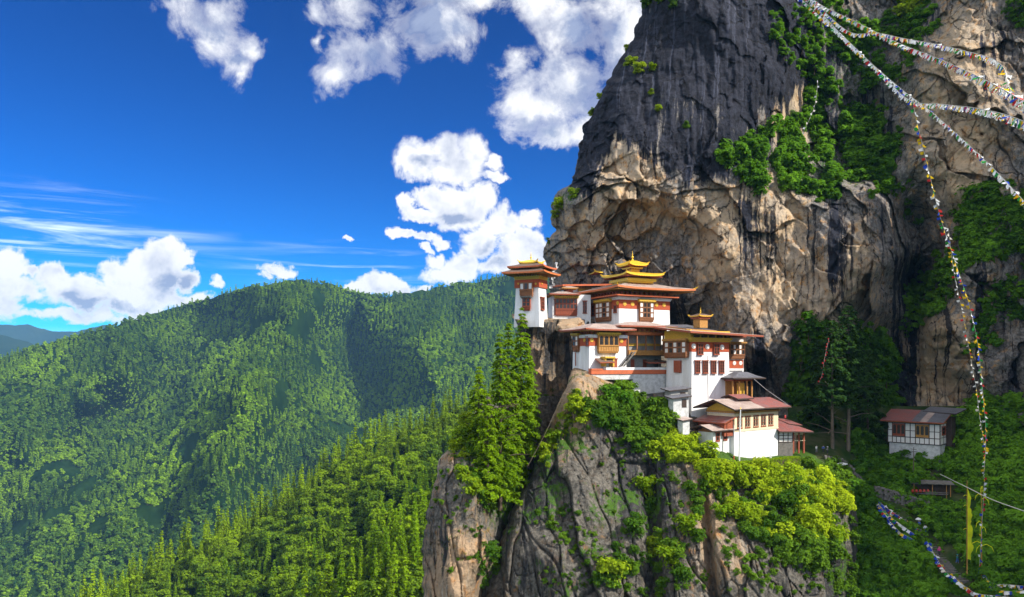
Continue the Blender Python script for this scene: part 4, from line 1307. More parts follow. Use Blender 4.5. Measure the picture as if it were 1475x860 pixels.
grow('cliff_undergrowth', [
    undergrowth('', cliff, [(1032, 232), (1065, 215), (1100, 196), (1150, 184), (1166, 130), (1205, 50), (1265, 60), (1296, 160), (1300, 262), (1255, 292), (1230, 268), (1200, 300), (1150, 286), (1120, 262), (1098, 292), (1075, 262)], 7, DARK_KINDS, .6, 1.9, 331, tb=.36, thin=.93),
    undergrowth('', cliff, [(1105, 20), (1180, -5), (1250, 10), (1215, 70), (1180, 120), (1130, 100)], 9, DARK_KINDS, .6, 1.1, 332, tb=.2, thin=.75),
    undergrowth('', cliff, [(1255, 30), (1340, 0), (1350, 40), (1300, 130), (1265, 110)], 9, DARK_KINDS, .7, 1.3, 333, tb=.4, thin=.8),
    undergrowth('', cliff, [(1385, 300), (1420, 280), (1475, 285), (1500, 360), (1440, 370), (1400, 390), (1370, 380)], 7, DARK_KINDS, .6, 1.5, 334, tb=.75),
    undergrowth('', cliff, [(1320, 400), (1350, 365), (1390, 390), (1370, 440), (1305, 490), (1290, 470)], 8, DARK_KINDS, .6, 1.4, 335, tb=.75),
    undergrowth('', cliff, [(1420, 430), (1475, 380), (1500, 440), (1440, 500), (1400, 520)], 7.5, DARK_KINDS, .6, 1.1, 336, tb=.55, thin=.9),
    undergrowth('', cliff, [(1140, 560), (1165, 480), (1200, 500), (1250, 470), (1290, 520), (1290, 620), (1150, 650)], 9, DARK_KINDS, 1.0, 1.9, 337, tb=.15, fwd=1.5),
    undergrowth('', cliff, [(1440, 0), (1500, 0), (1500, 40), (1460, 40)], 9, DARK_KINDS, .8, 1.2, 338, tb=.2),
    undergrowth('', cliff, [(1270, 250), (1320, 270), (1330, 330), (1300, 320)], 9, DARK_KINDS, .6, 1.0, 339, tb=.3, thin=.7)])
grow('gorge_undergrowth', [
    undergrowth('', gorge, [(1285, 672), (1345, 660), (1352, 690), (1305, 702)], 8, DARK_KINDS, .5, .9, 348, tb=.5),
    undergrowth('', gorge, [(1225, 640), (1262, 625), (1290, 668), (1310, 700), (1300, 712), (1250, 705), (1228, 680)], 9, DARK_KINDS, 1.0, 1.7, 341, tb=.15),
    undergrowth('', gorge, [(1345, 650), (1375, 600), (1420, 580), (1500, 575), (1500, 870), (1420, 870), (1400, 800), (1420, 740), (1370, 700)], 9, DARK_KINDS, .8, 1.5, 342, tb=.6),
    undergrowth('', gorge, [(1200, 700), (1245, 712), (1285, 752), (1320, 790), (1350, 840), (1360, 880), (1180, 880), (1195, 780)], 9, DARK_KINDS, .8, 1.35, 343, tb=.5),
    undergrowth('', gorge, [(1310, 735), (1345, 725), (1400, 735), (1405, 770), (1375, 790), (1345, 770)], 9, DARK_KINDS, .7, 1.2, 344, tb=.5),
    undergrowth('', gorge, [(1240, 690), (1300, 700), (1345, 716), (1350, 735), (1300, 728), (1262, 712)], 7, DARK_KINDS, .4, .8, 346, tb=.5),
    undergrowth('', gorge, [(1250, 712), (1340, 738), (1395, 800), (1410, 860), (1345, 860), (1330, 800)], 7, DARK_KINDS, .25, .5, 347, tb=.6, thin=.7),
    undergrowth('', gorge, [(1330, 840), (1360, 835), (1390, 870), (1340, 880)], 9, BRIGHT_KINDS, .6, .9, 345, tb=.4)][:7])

# ---------------------------------------------------------------- buildings


class MB:
    """Collects boxes, prisms and sheets that make ONE mesh."""

    def __init__(self):
        self.v, self.f = [], []

    def box(self, x0, x1, y0, y1, z0, z1, ix=0.0, iy=0.0):
        o = len(self.v)
        self.v += [(x0, y0, z0), (x1, y0, z0), (x1, y1, z0), (x0, y1, z0), (x0 + ix, y0 + iy, z1), (x1 - ix, y0 + iy, z1), (x1 - ix, y1 - iy, z1), (x0 + ix, y1 - iy, z1)]
        self.f += [tuple(o + i for i in q) for q in ((0, 3, 2, 1), (4, 5, 6, 7), (0, 1, 5, 4), (1, 2, 6, 5), (2, 3, 7, 6), (3, 0, 4, 7))]
        return self

    def prism(self, a, b):
        o, n = len(self.v), len(a)
        self.v += [tuple(p) for p in a] + [tuple(p) for p in b]
        self.f.append(tuple(o + i for i in range(n)))
        self.f.append(tuple(o + n + i for i in reversed(range(n))))
        for i in range(n):
            j = (i + 1) % n
            self.f.append((o + i, o + n + i, o + n + j, o + j))
        return self

    def tube(self, pts, r, k=6):
        V, Q = tube_arr([tuple(p) for p in pts], [r] * len(pts) if not hasattr(r, '__len__') else r, k)
        o = len(self.v)
        self.v += [tuple(p) for p in V]
        self.f += [tuple(int(i) + o for i in q) for q in Q]
        n = len(pts)
        self.f.append(tuple(o + i for i in reversed(range(k))))
        self.f.append(tuple(o + (n - 1) * k + i for i in range(k)))
        return self

    def lathe(self, prof, cx=0, cy=0, k=10):
        o = len(self.v)
        for (r, z) in prof:
            for j in range(k):
                self.v.append((cx + r * math.cos(2 * PI * j / k), cy + r * math.sin(2 * PI * j / k), z))
        for i in range(len(prof) - 1):
            for j in range(k):
                a, b = o + i * k + j, o + i * k + (j + 1) % k
                self.f.append((a, b, b + k, a + k))
        self.f.append(tuple(o + j for j in reversed(range(k))))
        self.f.append(tuple(o + (len(prof) - 1) * k + j for j in range(k)))
        return self

    def add(self, vs, fs):
        o = len(self.v)
        self.v += [tuple(p) for p in vs]
        self.f += [tuple(o + i for i in q) for q in fs]
        return self

    def build(self, name, mat, parent=None, smooth=False):
        me = bpy.data.meshes.new(name)
        me.from_pydata(self.v, [], self.f)
        me.materials.append(mat)
        if smooth:
            me.polygons.foreach_set('use_smooth', [True] * len(me.polygons))
        me.update()
        return link(name, me, parent)


class Face:
    """One wall of a building: a runs along it, o sticks out of it, z is up."""

    def __init__(self, b, side, off=0.0):
        self.b, self.side, self.off = b, side, off

    def pt(self, a, o, z):
        if self.side == 'F':
            return (a, self.off - o, z)
        if self.side == 'L':
            return (self.off - o, a, z)
        return (self.off + o, a, z)

    def a(self, px):
        b = self.b
        if self.side == 'F':
            return b.along(0, self.off, b.c, b.s, px)
        return b.along(self.off, 0, -b.s, b.c, px)

    def z(self, py, a):
        p = self.pt(a, 0, 0)
        return self.b.zl(py, p[0], p[1])

    def box(self, mb, a0, a1, o0, o1, z0, z1):
        p, q = self.pt(a0, o0, z0), self.pt(a1, o1, z1)
        mb.box(min(p[0], q[0]), max(p[0], q[0]), min(p[1], q[1]), max(p[1], q[1]), z0, z1)

    def prism(self, mb, pts, o0, o1):
        mb.prism([self.pt(a, o0, z) for a, z in pts], [self.pt(a, o1, z) for a, z in pts])

    def rect(self, px0, px1, py0, py1):
        a0, a1 = sorted((self.a(px0), self.a(px1)))
        m = (a0 + a1) / 2
        return a0, a1, self.z(py1, m), self.z(py0, m)


class Bld:
    def __init__(self, name, label, cat, px, D, py, yaw, group=None):
        self.P = W(px, py, D)
        y = math.radians(yaw)
        self.c, self.s = math.cos(y), math.sin(y)
        self.root = empty(name, self.P, y)
        tag(self.root, label, cat, group)
        self.F, self.L = Face(self, 'F'), Face(self, 'L')

    def along(self, u0, v0, dx, dy, px):
        x0 = self.P.x + self.c * u0 - self.s * v0
        y0 = self.P.y + self.s * u0 + self.c * v0
        t = (px - CX) / F
        return (t * y0 - x0) / (dx - t * dy)

    def u(self, px, v=0.0):
        return self.along(0, v, self.c, self.s, px)

    def v(self, px, u=0.0):
        return self.along(u, 0, -self.s, self.c, px)

    def zl(self, py, u=0.0, v=0.0):
        return (HY - py) / F * (self.P.y + self.s * u + self.c * v) - self.P.z

    def right(self, U):
        return Face(self, 'R', U)


def frame_bars(f, mb, a0, a1, z0, z1, o0, o1, nx, ny, w):
    for i in range(nx + 1):
        a = a0 + (a1 - a0) * i / nx
        ww = w * (1.3 if i in (0, nx) else .8)
        f.box(mb, max(a - ww, a0 - w * .3), min(a + ww, a1 + w * .3), o0, o1, z0, z1)
    for j in range(ny + 1):
        z = z0 + (z1 - z0) * j / ny
        ww = w * (1.2 if j in (0, ny) else .7)
        f.box(mb, a0, a1, o0, o1 - .012, z - ww, z + ww)


def arch_pts(a0, a1, z0, z1, n=7):
    m, r = (a0 + a1) / 2, (a1 - a0) / 2
    zs = z1 - r * 1.1
    return [(a0, z0), (a1, z0), (a1, zs)] + [(m + r * math.cos(PI * i / n), zs + r * 1.1 * math.sin(PI * i / n)) for i in range(1, n)] + [(a0, zs)]


def slot(f, px0, px1, py0, py1, nx=2, ny=3, fm=None, pm=None, lintel=True):
    """A narrow window: frame in the wall, shutters or glass behind the bars."""
    a0, a1, z0, z1 = f.rect(px0, px1, py0, py1)
    mb = MB()
    f.box(mb, a0, a1, -.8, .03, z0, z1)
    frame_bars(f, mb, a0, a1, z0, z1, .03, .14, nx, ny, .05)
    if lintel:
        f.box(mb, a0 - .18, a1 + .18, -.3, .22, z1 + .02, z1 + .20)
        f.box(mb, a0 - .12, a1 + .12, -.3, .20, z0 - .16, z0 - .03)
    w = mb.build('window', fm or WOODR, f.b.root)
    p = MB()
    for i in range(nx):
        aa, ab = a0 + (a1 - a0) * (i + .22) / nx, a0 + (a1 - a0) * (i + .78) / nx
        f.box(p, aa, ab, -.2, .052, z0 + .14, z1 - .14)
    p.build('pane', pm or GLASS, w)
    return w


def rabsel(f, px0, px1, py0, py1, nx=3, ny=3, white=(), out=.55, sill=.28, corn=None, fm=None, arch=False, top=0.0):
    """A projecting carved window bay: panes above, carved balustrade below, a cornice over it."""
    fm = fm or WOOD
    a0, a1, z0, z1 = f.rect(px0, px1, py0, py1)
    H = z1 - z0
    zs = z0 + H * sill
    mb = MB()
    f.box(mb, a0, a1, -.9, out - .10, z0 + .12, z1)
    f.box(mb, a0 - .08, a1 + .08, -.9, out + .05, zs - .16, zs + .02)
    f.box(mb, a0 + .1, a1 - .1, -.9, out - .16, z0 - .12, z0 + .10)
    frame_bars(f, mb, a0, a1, zs + .02, z1 - .05, out - .10, out, nx, ny if not arch else 1, .07)
    frame_bars(f, mb, a0, a1, z0 + .15, zs - .18, out - .10, out - .03, nx * 2, 1, .05)
    for k in range(nx * 3):                                   # row of carved bracket ends under the bay
        a = a0 + (a1 - a0) * (k + .5) / (nx * 3)
        f.box(mb, a - .06, a + .06, -.5, out - .05, z0 - .28, z0 - .13)
    w = mb.build('window', fm, f.b.root)
    for tone, pm in (('w', PANEW), ('d', GLASS)):
        p = MB()
        for i in range(nx):
            if (i in white) != (tone == 'w'):
                continue
            aa, ab = a0 + (a1 - a0) * (i + .17) / nx, a0 + (a1 - a0) * (i + .83) / nx
            if arch:
                f.prism(p, arch_pts(aa, ab, zs + .12, z1 - .14), .0, out - .07)
            else:
                for j in range(ny):
                    za, zb = zs + (z1 - zs) * (j + .14) / ny, zs + (z1 - zs) * (j + .86) / ny
                    f.box(p, aa, ab, 0, out - .07, za, zb)
        if p.v:
            p.build('pane', pm, w)
    if corn is not False:
        cb = MB()
        f.box(cb, a0 - .22, a1 + .22, -.5, out + .16, z1 + .02, z1 + .24)
        f.box(cb, a0 - .40, a1 + .40, -.5, out + .34, z1 + .24, z1 + .60 + top)
        cb.build('cornice', corn or YELLOW, w)
        db = MB()
        n = max(4, int((a1 - a0) / .45))
        for k in range(n):
            a = a0 - .15 + (a1 - a0 + .3) * (k + .5) / n
            f.box(db, a - .09, a + .09, -.2, out + .24, z1 + .07, z1 + .20)
        db.build('dentil', WOODD, w)
    return w


def band(f, px0, px1, py0, py1, mat=None, name='painted_band', out=.06):
    a0, a1, z0, z1 = f.rect(px0, px1, py0, py1)
    mb = MB()
    f.box(mb, a0, a1, -.7, out, z0, z1)
    return mb.build(name, mat or RED, f.b.root)


def disc(f, px, py, rpx, mat=None, out=.13, parent=None):
    a = f.a(px)
    z = f.z(py, a)
    p = f.pt(a, 0, 0)
    r = rpx / F * (f.b.P.y + f.b.s * p[0] + f.b.c * p[1])
    mb = MB()
    f.prism(mb, [(a + r * math.cos(2 * PI * i / 16), z + r * math.sin(2 * PI * i / 16)) for i in range(16)], -.3, out)
    f.prism(mb, [(a + r * .55 * math.cos(2 * PI * i / 12), z + r * .55 * math.sin(2 * PI * i / 12)) for i in range(12)], 0, out + .05)
    return mb.build('roundel', mat or YELLOW, parent or f.b.root)


def dentils(f, mb, a0, a1, z0, z1, out, step=.6, w=.2):
    n = max(2, int((a1 - a0) / step))
    for k in range(n):
        a = a0 + (a1 - a0) * (k + .5) / n
        f.box(mb, a - w / 2, a + w / 2, -.3, out, z0, z1)


def hip_roof(b, u0, u1, v0, v1, ze, rise, thick=.28, flare=0.0, iu=None, iv=None, mat=None, fas=None, soff=None, parent=None, name='roof', horn=0.0):
    """A low hipped roof with corners that may curl up, a fascia round the eaves and rafter ends under them."""
    w, d = u1 - u0, v1 - v0
    iu = w * .36 if iu is None else iu
    iv = d * .36 if iv is None else iv
    n = 10
    ring, inner = [], []
    cs = [(u0, v0), (u1, v0), (u1, v1), (u0, v1)]
    ci = [(u0 + iu, v0 + iv), (u1 - iu, v0 + iv), (u1 - iu, v1 - iv), (u0 + iu, v1 - iv)]
    for k in range(4):
        for i in range(n):
            t = i / n
            f = abs(2 * t - 1) ** 3.5
            ou = 1 + .0 * f
            ring.append((cs[k][0] * (1 - t) + cs[(k + 1) % 4][0] * t * ou, cs[k][1] * (1 - t) + cs[(k + 1) % 4][1] * t, ze + flare * f))
            inner.append((ci[k][0] * (1 - t) + ci[(k + 1) % 4][0] * t, ci[k][1] * (1 - t) + ci[(k + 1) % 4][1] * t, ze + rise))
    m = 4 * n
    mid = [tuple(a * .5 + q * .5 - (0, 0, rise * .10 + flare * .0)[i] for i, (a, q) in enumerate(zip(r, q_))) for r, q_ in zip(ring, inner)]
    low = [(r[0], r[1], r[2] - thick) for r in ring]
    lowi = [(q[0] * .6 + r[0] * .4, q[1] * .6 + r[1] * .4, ze - thick + .02) for r, q in zip(ring, inner)]
    V = ring + mid + inner + low + lowi
    Fc = []
    for i in range(m):
        j = (i + 1) % m
        Fc += [(i, j, m + j, m + i), (m + i, m + j, 2 * m + j, 2 * m + i), (3 * m + j, 3 * m + i, 4 * m + i, 4 * m + j), (j, i, 3 * m + i, 3 * m + j)]
    Fc.append(tuple(2 * m + i for i in range(m)))
    Fc.append(tuple(4 * m + i for i in reversed(range(m))))
    r = MB().add(V, Fc).build(name, mat or ROOFR, parent or b.root)
    fb = MB()
    e = .05
    for i in range(m):
        p, q = ring[i], ring[(i + 1) % m]
        dx, dy = q[0] - p[0], q[1] - p[1]
        L = math.hypot(dx, dy) or 1
        nx, ny = dy / L * e, -dx / L * e
        a = [(p[0], p[1], p[2] - thick - .06), (q[0], q[1], q[2] - thick - .06), (q[0] + nx, q[1] + ny, q[2] - thick - .06), (p[0] + nx, p[1] + ny, p[2] - thick - .06)]
        c = [(x, y, z + thick + .10) for x, y, z in a]
        fb.prism(a, c)
    fb.build('fascia', fas or ORANGE, r)
    rf = MB()
    st = .75
    zz = ze - thick - .16
    for k in range(int(w / st)):
        u = u0 + (k + .5) * st
        rf.box(u - .09, u + .09, v0 + .25, v0 + max(.6, min(iv, d * .3)), zz, zz + .16)
        rf.box(u - .09, u + .09, v1 - max(.6, min(iv, d * .3)), v1 - .25, zz, zz + .16)
    for k in range(int(d / st)):
        v = v0 + (k + .5) * st
        rf.box(u0 + .25, u0 + max(.6, min(iu, w * .3)), v - .09, v + .09, zz - .01, zz + .15)
        rf.box(u1 - max(.6, min(iu, w * .3)), u1 - .25, v - .09, v + .09, zz - .01, zz + .15)
    rf.build('rafters', soff or WOODO, r)
    if horn:
        hb = MB()
        for k in range(4):
            cx_, cy_ = cs[k]
            sx, sy = (1 if cx_ == u1 else -1), (1 if cy_ == v1 else -1)
            hb.tube([(cx_ - sx * horn * .6, cy_ - sy * horn * .6, ze + flare), (cx_ + sx * horn * .3, cy_ + sy * horn * .3, ze + flare + horn * .35), (cx_ + sx * horn * .75, cy_ + sy * horn * .75, ze + flare + horn)], [.16, .15, .04], 6)
        hb.build('corner_horn', GOLD, r)
    return r


def slab_roof(b, pts, thick=.14, mat=None, name='roof', fas=None, parent=None):
    """One flat sloping sheet of roofing (corner points in the building's own metres), with a board along its edges."""
    a = [(p[0], p[1], p[2] - thick) for p in pts]
    r = MB().prism(a, [tuple(p) for p in pts]).build(name, mat or ROOFR, parent or b.root)
    fb = MB()
    n = len(pts)
    c = [sum(p[i] for p in pts) / n for i in range(3)]
    for i in range(n):
        p, q = Vector(pts[i]), Vector(pts[(i + 1) % n])
        mid = (p + q) / 2 - Vector(c)
        o = Vector((mid.x, mid.y, 0)).normalized() * .05
        A = [p + Vector((0, 0, -thick - .14)), q + Vector((0, 0, -thick - .14)), q + o + Vector((0, 0, -thick - .14)), p + o + Vector((0, 0, -thick - .14))]
        B = [x + Vector((0, 0, thick + .11)) for x in A]
        fb.prism(A, B)
    fb.build('fascia', fas or WOODD, r)
    return r


def gable(b, u0, u1, v0, v1, ze, rise, axis='u', mat=None, mat2=None, thick=.14, fas=None):
    """Two slopes meeting at a ridge along u or v."""
    if axis == 'u':
        m = (v0 + v1) / 2
        slab_roof(b, [(u0, v0, ze), (u1, v0, ze), (u1, m, ze + rise), (u0, m, ze + rise)], thick, mat, fas=fas)
        slab_roof(b, [(u0, m + .01, ze + rise), (u1, m + .01, ze + rise), (u1, v1, ze), (u0, v1, ze)], thick, mat2 or mat, fas=fas)
    else:
        m = (u0 + u1) / 2
        slab_roof(b, [(u0, v0, ze), (m, v0, ze + rise), (m, v1, ze + rise), (u0, v1, ze)], thick, mat, fas=fas)
        slab_roof(b, [(m + .01, v0, ze + rise), (u1, v0, ze), (u1, v1, ze), (m + .01, v1, ze + rise)], thick, mat2 or mat, fas=fas)


def wall(b, u0, u1, v0, v1, z0, z1, mat=None, name='wall', taper=0.0):
    return MB().box(u0, u1, v0, v1, z0, z1, taper, taper).build(name, mat or WHITE, b.root)


def finial(parent, u, v, z, h, mat=None):
    p = [(.30, 0), (.36, .06), (.18, .14), (.14, .22), (.34, .30), (.36, .36), (.12, .46), (.10, .52), (.20, .58), (.08, .68), (.05, .82), (.015, 1.0)]
    return MB().lathe([(r * h * .36, z + t * h) for r, t in p], u, v).build('finial', mat or GOLD, parent, True)


# --- watchtower on its crag
b = Bld('watchtower', 'white watchtower with gold topped tiered roof alone on the left edge of the ledge', 'tower', 740, 188, 454, -25)
U = b.u(777)
R = b.right(U)
V = R.a(789.5)
z1 = b.zl(396)
wall(b, 0, U, 0, V, -3, z1, taper=.55)
Fb = b.F
for f, x0, x1 in ((b.F, 742.5, 775), (R, 774, 787.5)):
    a0, a1, za, zb = f.rect(x0, x1, 404, 415)
    pass
MB().box(.14, U - .14, .14, V - .14, b.zl(415), b.zl(403.5)).build('painted_band', RED, b.root)
MB().box(.22, U - .22, .22, V - .22, b.zl(403.2), b.zl(401.6)).box(.05, U - .05, .05, V - .05, b.zl(401.5), b.zl(398.6)).build('cornice', YELLOW, b.root)
mb = MB()
dentils(b.F, mb, .2, U - .2, b.zl(398.4), b.zl(397), .05, .6, .3)
dentils(R, mb, .2, V - .2, b.zl(398.4), b.zl(397), .05, .6, .3)
mb.build('bracket_course', WOODO, b.root)
rabsel(b.F, 749.5, 767.5, 407, 426, 3, 1, (0, 2), .45, .42, corn=False)
rabsel(b.F, 753, 764, 430, 446, 2, 2, (), .3, .3, corn=STONE, fm=WOODR)
disc(b.F, 746.3, 408.6, 2.6, out=-.15)
disc(b.F, 771.6, 408.6, 2.8, out=-.15)
disc(R, 781, 408.6, 2.4, out=-.15)
slot(R, 779.5, 784, 429, 446)
r = hip_roof(b, b.u(729.5), b.u(790), -2.6, V + 2.4, b.zl(394), 2.1, .3, .2, mat=ROOFB, fas=ORANGE)
wall(b, .9, U - .9, .9, V - .9, b.zl(393.5), b.zl(385), WOODR, 'clerestory')
hip_roof(b, -1.1, U + 1.6, -1.4, V + 1.8, b.zl(385.5), 1.35, .28, .25, mat=ROOFB, fas=TERRA)
wall(b, 1.9, U - 1.9, 1.7, V - 1.7, b.zl(384.5), b.zl(378), WOODO, 'lantern')
r = hip_roof(b, 1.0, U - .9, .8, V - .8, b.zl(378.3), .75, .22, .35, mat=GOLD, fas=GOLD, soff=WOODR, name='gilded_roof', horn=.45)
finial(r, U / 2, V / 2, b.zl(374.5), 2.2)

# --- small prayer hall beside the tower
b = Bld('prayer_hall', 'small hall with carved wooden front between the watchtower and the upper temple', 'hall', 796, 194, 455, 8)
U = b.u(851)
wall(b, 0, U, 0, 6, -3, b.zl(424))
rabsel(b.F, 800, 831, 430, 454, 6, 2, (), .35, .36, corn=YELLOW, fm=WOODR)
slot(b.F, 839.5, 845, 434, 451)
slot(b.F, 798.5, 800.5, 432, 453, 1, 2)
hip_roof(b, b.u(789), b.u(834), -1.9, 7.4, b.zl(424), .9, .22, .1, mat=ROOFP, fas=WOODR)
wall(b, 3.8, 5.8, 2.2, 4.2, b.zl(424) + .3, b.zl(413.5), WOODR, 'lantern')
hip_roof(b, 2.7, 6.9, 1.1, 5.3, b.zl(413.5), .55, .18, .15, mat=ROOFP, fas=WOODO)

# --- rear hall with the long red roof and a gilded turret
b = Bld('rear_hall', 'long low hall with thin red roof and small gilded turret behind the upper temple', 'hall', 822, 203, 440, 12)
U = b.u(890)
wall(b, 0, U, 0, 9, -4, b.zl(413.5))
band(b.F, 832, 852, 414, 425, WOODO, 'wooden_front', .1)
band(b.F, 833.5, 842, 417, 421, YELLOW, 'yellow_panel', .18)
slab_roof(b, [(b.u(807), -2.4, b.zl(411.2)), (b.u(893), -2.4, b.zl(408.2)), (b.u(893), 11, b.zl(402)), (b.u(807), 11, b.zl(406))], .35, ROOFR, fas=TERRA)
u0, u1 = b.u(865), b.u(876.5)
wall(b, u0, u1, 1.5, 1.5 + u1 - u0, b.zl(408), b.zl(391.5), GOLDR, 'turret')
r = hip_roof(b, b.u(856), b.u(885), -.6, 3.6 + u1 - u0, b.zl(391), .75, .2, .3, mat=GOLD, fas=GOLD, soff=WOODR, name='gilded_roof', horn=.4)
finial(r, (u0 + u1) / 2, 1.5 + (u1 - u0) / 2, b.zl(387.5), 1.5)

# --- upper temple with three roofs
b = Bld('temple', 'upper white temple crowned by three golden pagoda roofs under the overhang', 'temple', 891.5, 187, 472, 26)
U, V = b.u(965.5), b.v(834)
zt = b.zl(424)
wall(b, 0, U, 0, V, -4, zt, taper=.18)
MB().box(.08, U - .08, .08, V - .08, b.zl(444), b.zl(431.3)).build('painted_band', RED, b.root)
MB().box(-.10, U + .10, -.10, V + .10, b.zl(431), b.zl(429.2)).box(-.30, U + .30, -.30, V + .30, b.zl(429), b.zl(426)).build('white_cornice', WHITE, b.root)
MB().box(.4, U - .4, .4, V - .4, b.zl(425.8), b.zl(416)).build('timber_course', WOODO, b.root)
mb = MB()
dentils(b.F, mb, 0, U, b.zl(423), b.zl(419), .5, 1.3, .5)
dentils(b.L, mb, 0, V, b.zl(423), b.zl(419), .5, 1.3, .5)
mb.build('bracket_course', WOODR, b.root)
rabsel(b.F, 920, 940, 436, 462, 4, 3, (0, 3), .6, .16, top=.2)
rabsel(b.L, 860, 880.5, 436, 462, 4, 3, (0, 2, 3), .6, .16, top=.2)
slot(b.L, 884, 888, 440, 450, 1, 2)
slot(b.L, 852, 856.5, 440, 455, 1, 3)
for x in (900, 911.2, 945.8, 956.6):
    disc(b.F, x, 437.5 + (x - 900) * .03, 3.0, out=.02)
disc(b.L, 889.4, 436.5, 3.0, out=.02)
disc(b.L, 846.5, 439.5, 2.6, out=.02)
# beam roof under the main eave, then the wide main roof
hip_roof(b, -1.6, U + 1.4, -1.7, V + 1.0, b.zl(424.6), .5, .25, .0, mat=ROOFB, fas=TERRA, soff=WOODR)
hip_roof(b, b.u(882) - .6, b.u(993) - .6, -3.2, V + 2.2, b.zl(414.5), 2.0, .36, .35, iu=7.5, iv=7.5, mat=ROOFP, fas=ORANGE, soff=WOODO, horn=.6)
cv = 6.3
cu = b.u(911, cv)
hw = 3.3
wall(b, cu - hw, cu + hw, cv - hw, cv + hw, b.zl(415), b.zl(401), RED, 'clerestory')
cl = MB()
for f, off in ((Face(b, 'F', cv - hw), 0), (Face(b, 'L', cu - hw), 0)):
    c0 = cu if f.side == 'F' else cv
    for k in range(6):
        a = c0 - hw + .35 + k * (2 * hw - .7) / 5
        f.box(cl, a - .34, a + .34, -.2, .10, b.zl(410.5), b.zl(404.5))
cl.build('gilded_panels', YELLOW, b.root)
mb = MB().box(cu - hw - .5, cu + hw + .5, cv - hw - .5, cv + hw + .5, b.zl(403.6), b.zl(401.6)).box(cu - hw - 1.0, cu + hw + 1.0, cv - hw - 1.0, cv + hw + 1.0, b.zl(401.5), b.zl(397.4))
mb.build('gilded_cornice', GOLD, b.root)
r = hip_roof(b, cu - hw - 2.4, cu + hw + 2.4, cv - hw - 2.4, cv + hw + 2.4, b.zl(392.2), 1.0, .32, .55, mat=GOLD, fas=GOLD, soff=WOODR, name='gilded_roof', horn=.35)
MB().box(cu - hw + .3, cu + hw - .3, cv - hw + .3, cv + hw - .3, b.zl(397.3), b.zl(392)).build('gilded_course', GOLDR, b.root)
h2 = 1.3
wall(b, cu - h2, cu + h2, cv - h2, cv + h2, b.zl(390), b.zl(377), GOLDR, 'gilded_lantern')
hip_roof(b, cu - h2 - .6, cu + h2 + .6, cv - h2 - .6, cv + h2 + .6, b.zl(379.5), .3, .25, .1, mat=GOLD, fas=GOLD, soff=WOODR, name='gilded_cornice')
r = hip_roof(b, cu - h2 - 1.6, cu + h2 + 1.6, cv - h2 - 1.6, cv + h2 + 1.6, b.zl(375.5), 1.2, .28, .5, mat=GOLD, fas=GOLD, soff=WOODR, name='gilded_roof', horn=.35)
finial(r, cu, cv, b.zl(368), 2.6)

# --- left wing below the temple
b = Bld('monastery_wing', 'left lower wing with golden arched bay window and pale tin roof', 'building', 848.5, 172.5, 536, 26)
U, V = b.u(903), b.v(824)
zt = b.zl(482)
wall(b, 0, U, 0, V, -5, zt, taper=.2)
MB().box(.07, U - .07, .07, V - .07, b.zl(498), b.zl(486.5)).build('painted_band', RED, b.root)
MB().box(-.15, U + .1, -.15, V, b.zl(486.2), b.zl(481.8)).build('white_cornice', WHITE, b.root)
MB().box(.5, U - .4, .5, V - .4, b.zl(481.5), b.zl(474)).build('timber_course', WOODO, b.root)
mb = MB()
dentils(b.F, mb, 0, U, b.zl(480.5), b.zl(477), .3, 1.1, .4)
dentils(b.L, mb, 0, V, b.zl(480.5), b.zl(477), .3, 1.1, .4)
mb.build('bracket_course', WOODR, b.root)
rabsel(b.F, 860.5, 889, 483.5, 507, 4, 1, (), .75, .40, corn=YELLOW, fm=WOODO, arch=True, top=.1)
rabsel(b.L, 827, 834.5, 484, 505, 2, 2, (0,), .5, .3, corn=YELLOW)
MB().tube([b.L.pt(b.L.a(831), .35, b.zl(507)), b.L.pt(b.L.a(831), .35, b.zl(527))], .12).build('drain_pipe', WOODR, b.root)
disc(b.F, 895.3, 491, 3.0, out=.02)
disc(b.F, 852.6, 489.8, 3.0, out=.02)
disc(b.L, 841.5, 490, 2.6, out=.02)
slot(b.L, 844.5, 847.5, 486, 498, 1, 2)
hip_roof(b, -2.2, b.u(909), -2.2, V + 2.5, b.zl(474.4), 1.5, .25, .2, mat=ROOFP, fas=WOODR, soff=WOODO)
# doorway roofs at the foot of the wing
slab_roof(b, [(b.u(855), -2.6, b.zl(521.5)), (b.u(876), -2.6, b.zl(521.0)), (b.u(876), .1, b.zl(515.5)), (b.u(858), .1, b.zl(516))], .15, ROOFB, 'porch_roof', WOODR)
mb = MB()
b.F.box(mb, b.u(866), b.u(868), -.3, 1.6, b.zl(528), b.zl(516))
b.F.box(mb, b.u(877.5), b.u(879.5), -.3, 1.6, b.zl(528), b.zl(516))
b.F.box(mb, b.u(865.5), b.u(880), -.3, 1.9, b.zl(516), b.zl(513.5))
mb.build('gateway', YELLOW, b.root)
mb = MB()
b.F.box(mb, b.u(881.2), b.u(888), -.3, .35, b.zl(530), b.zl(517.5))
b.F.box(mb, b.u(880.5), b.u(888.7), -.3, .55, b.zl(517.4), b.zl(516))
mb.build('door', WOODR, b.root)

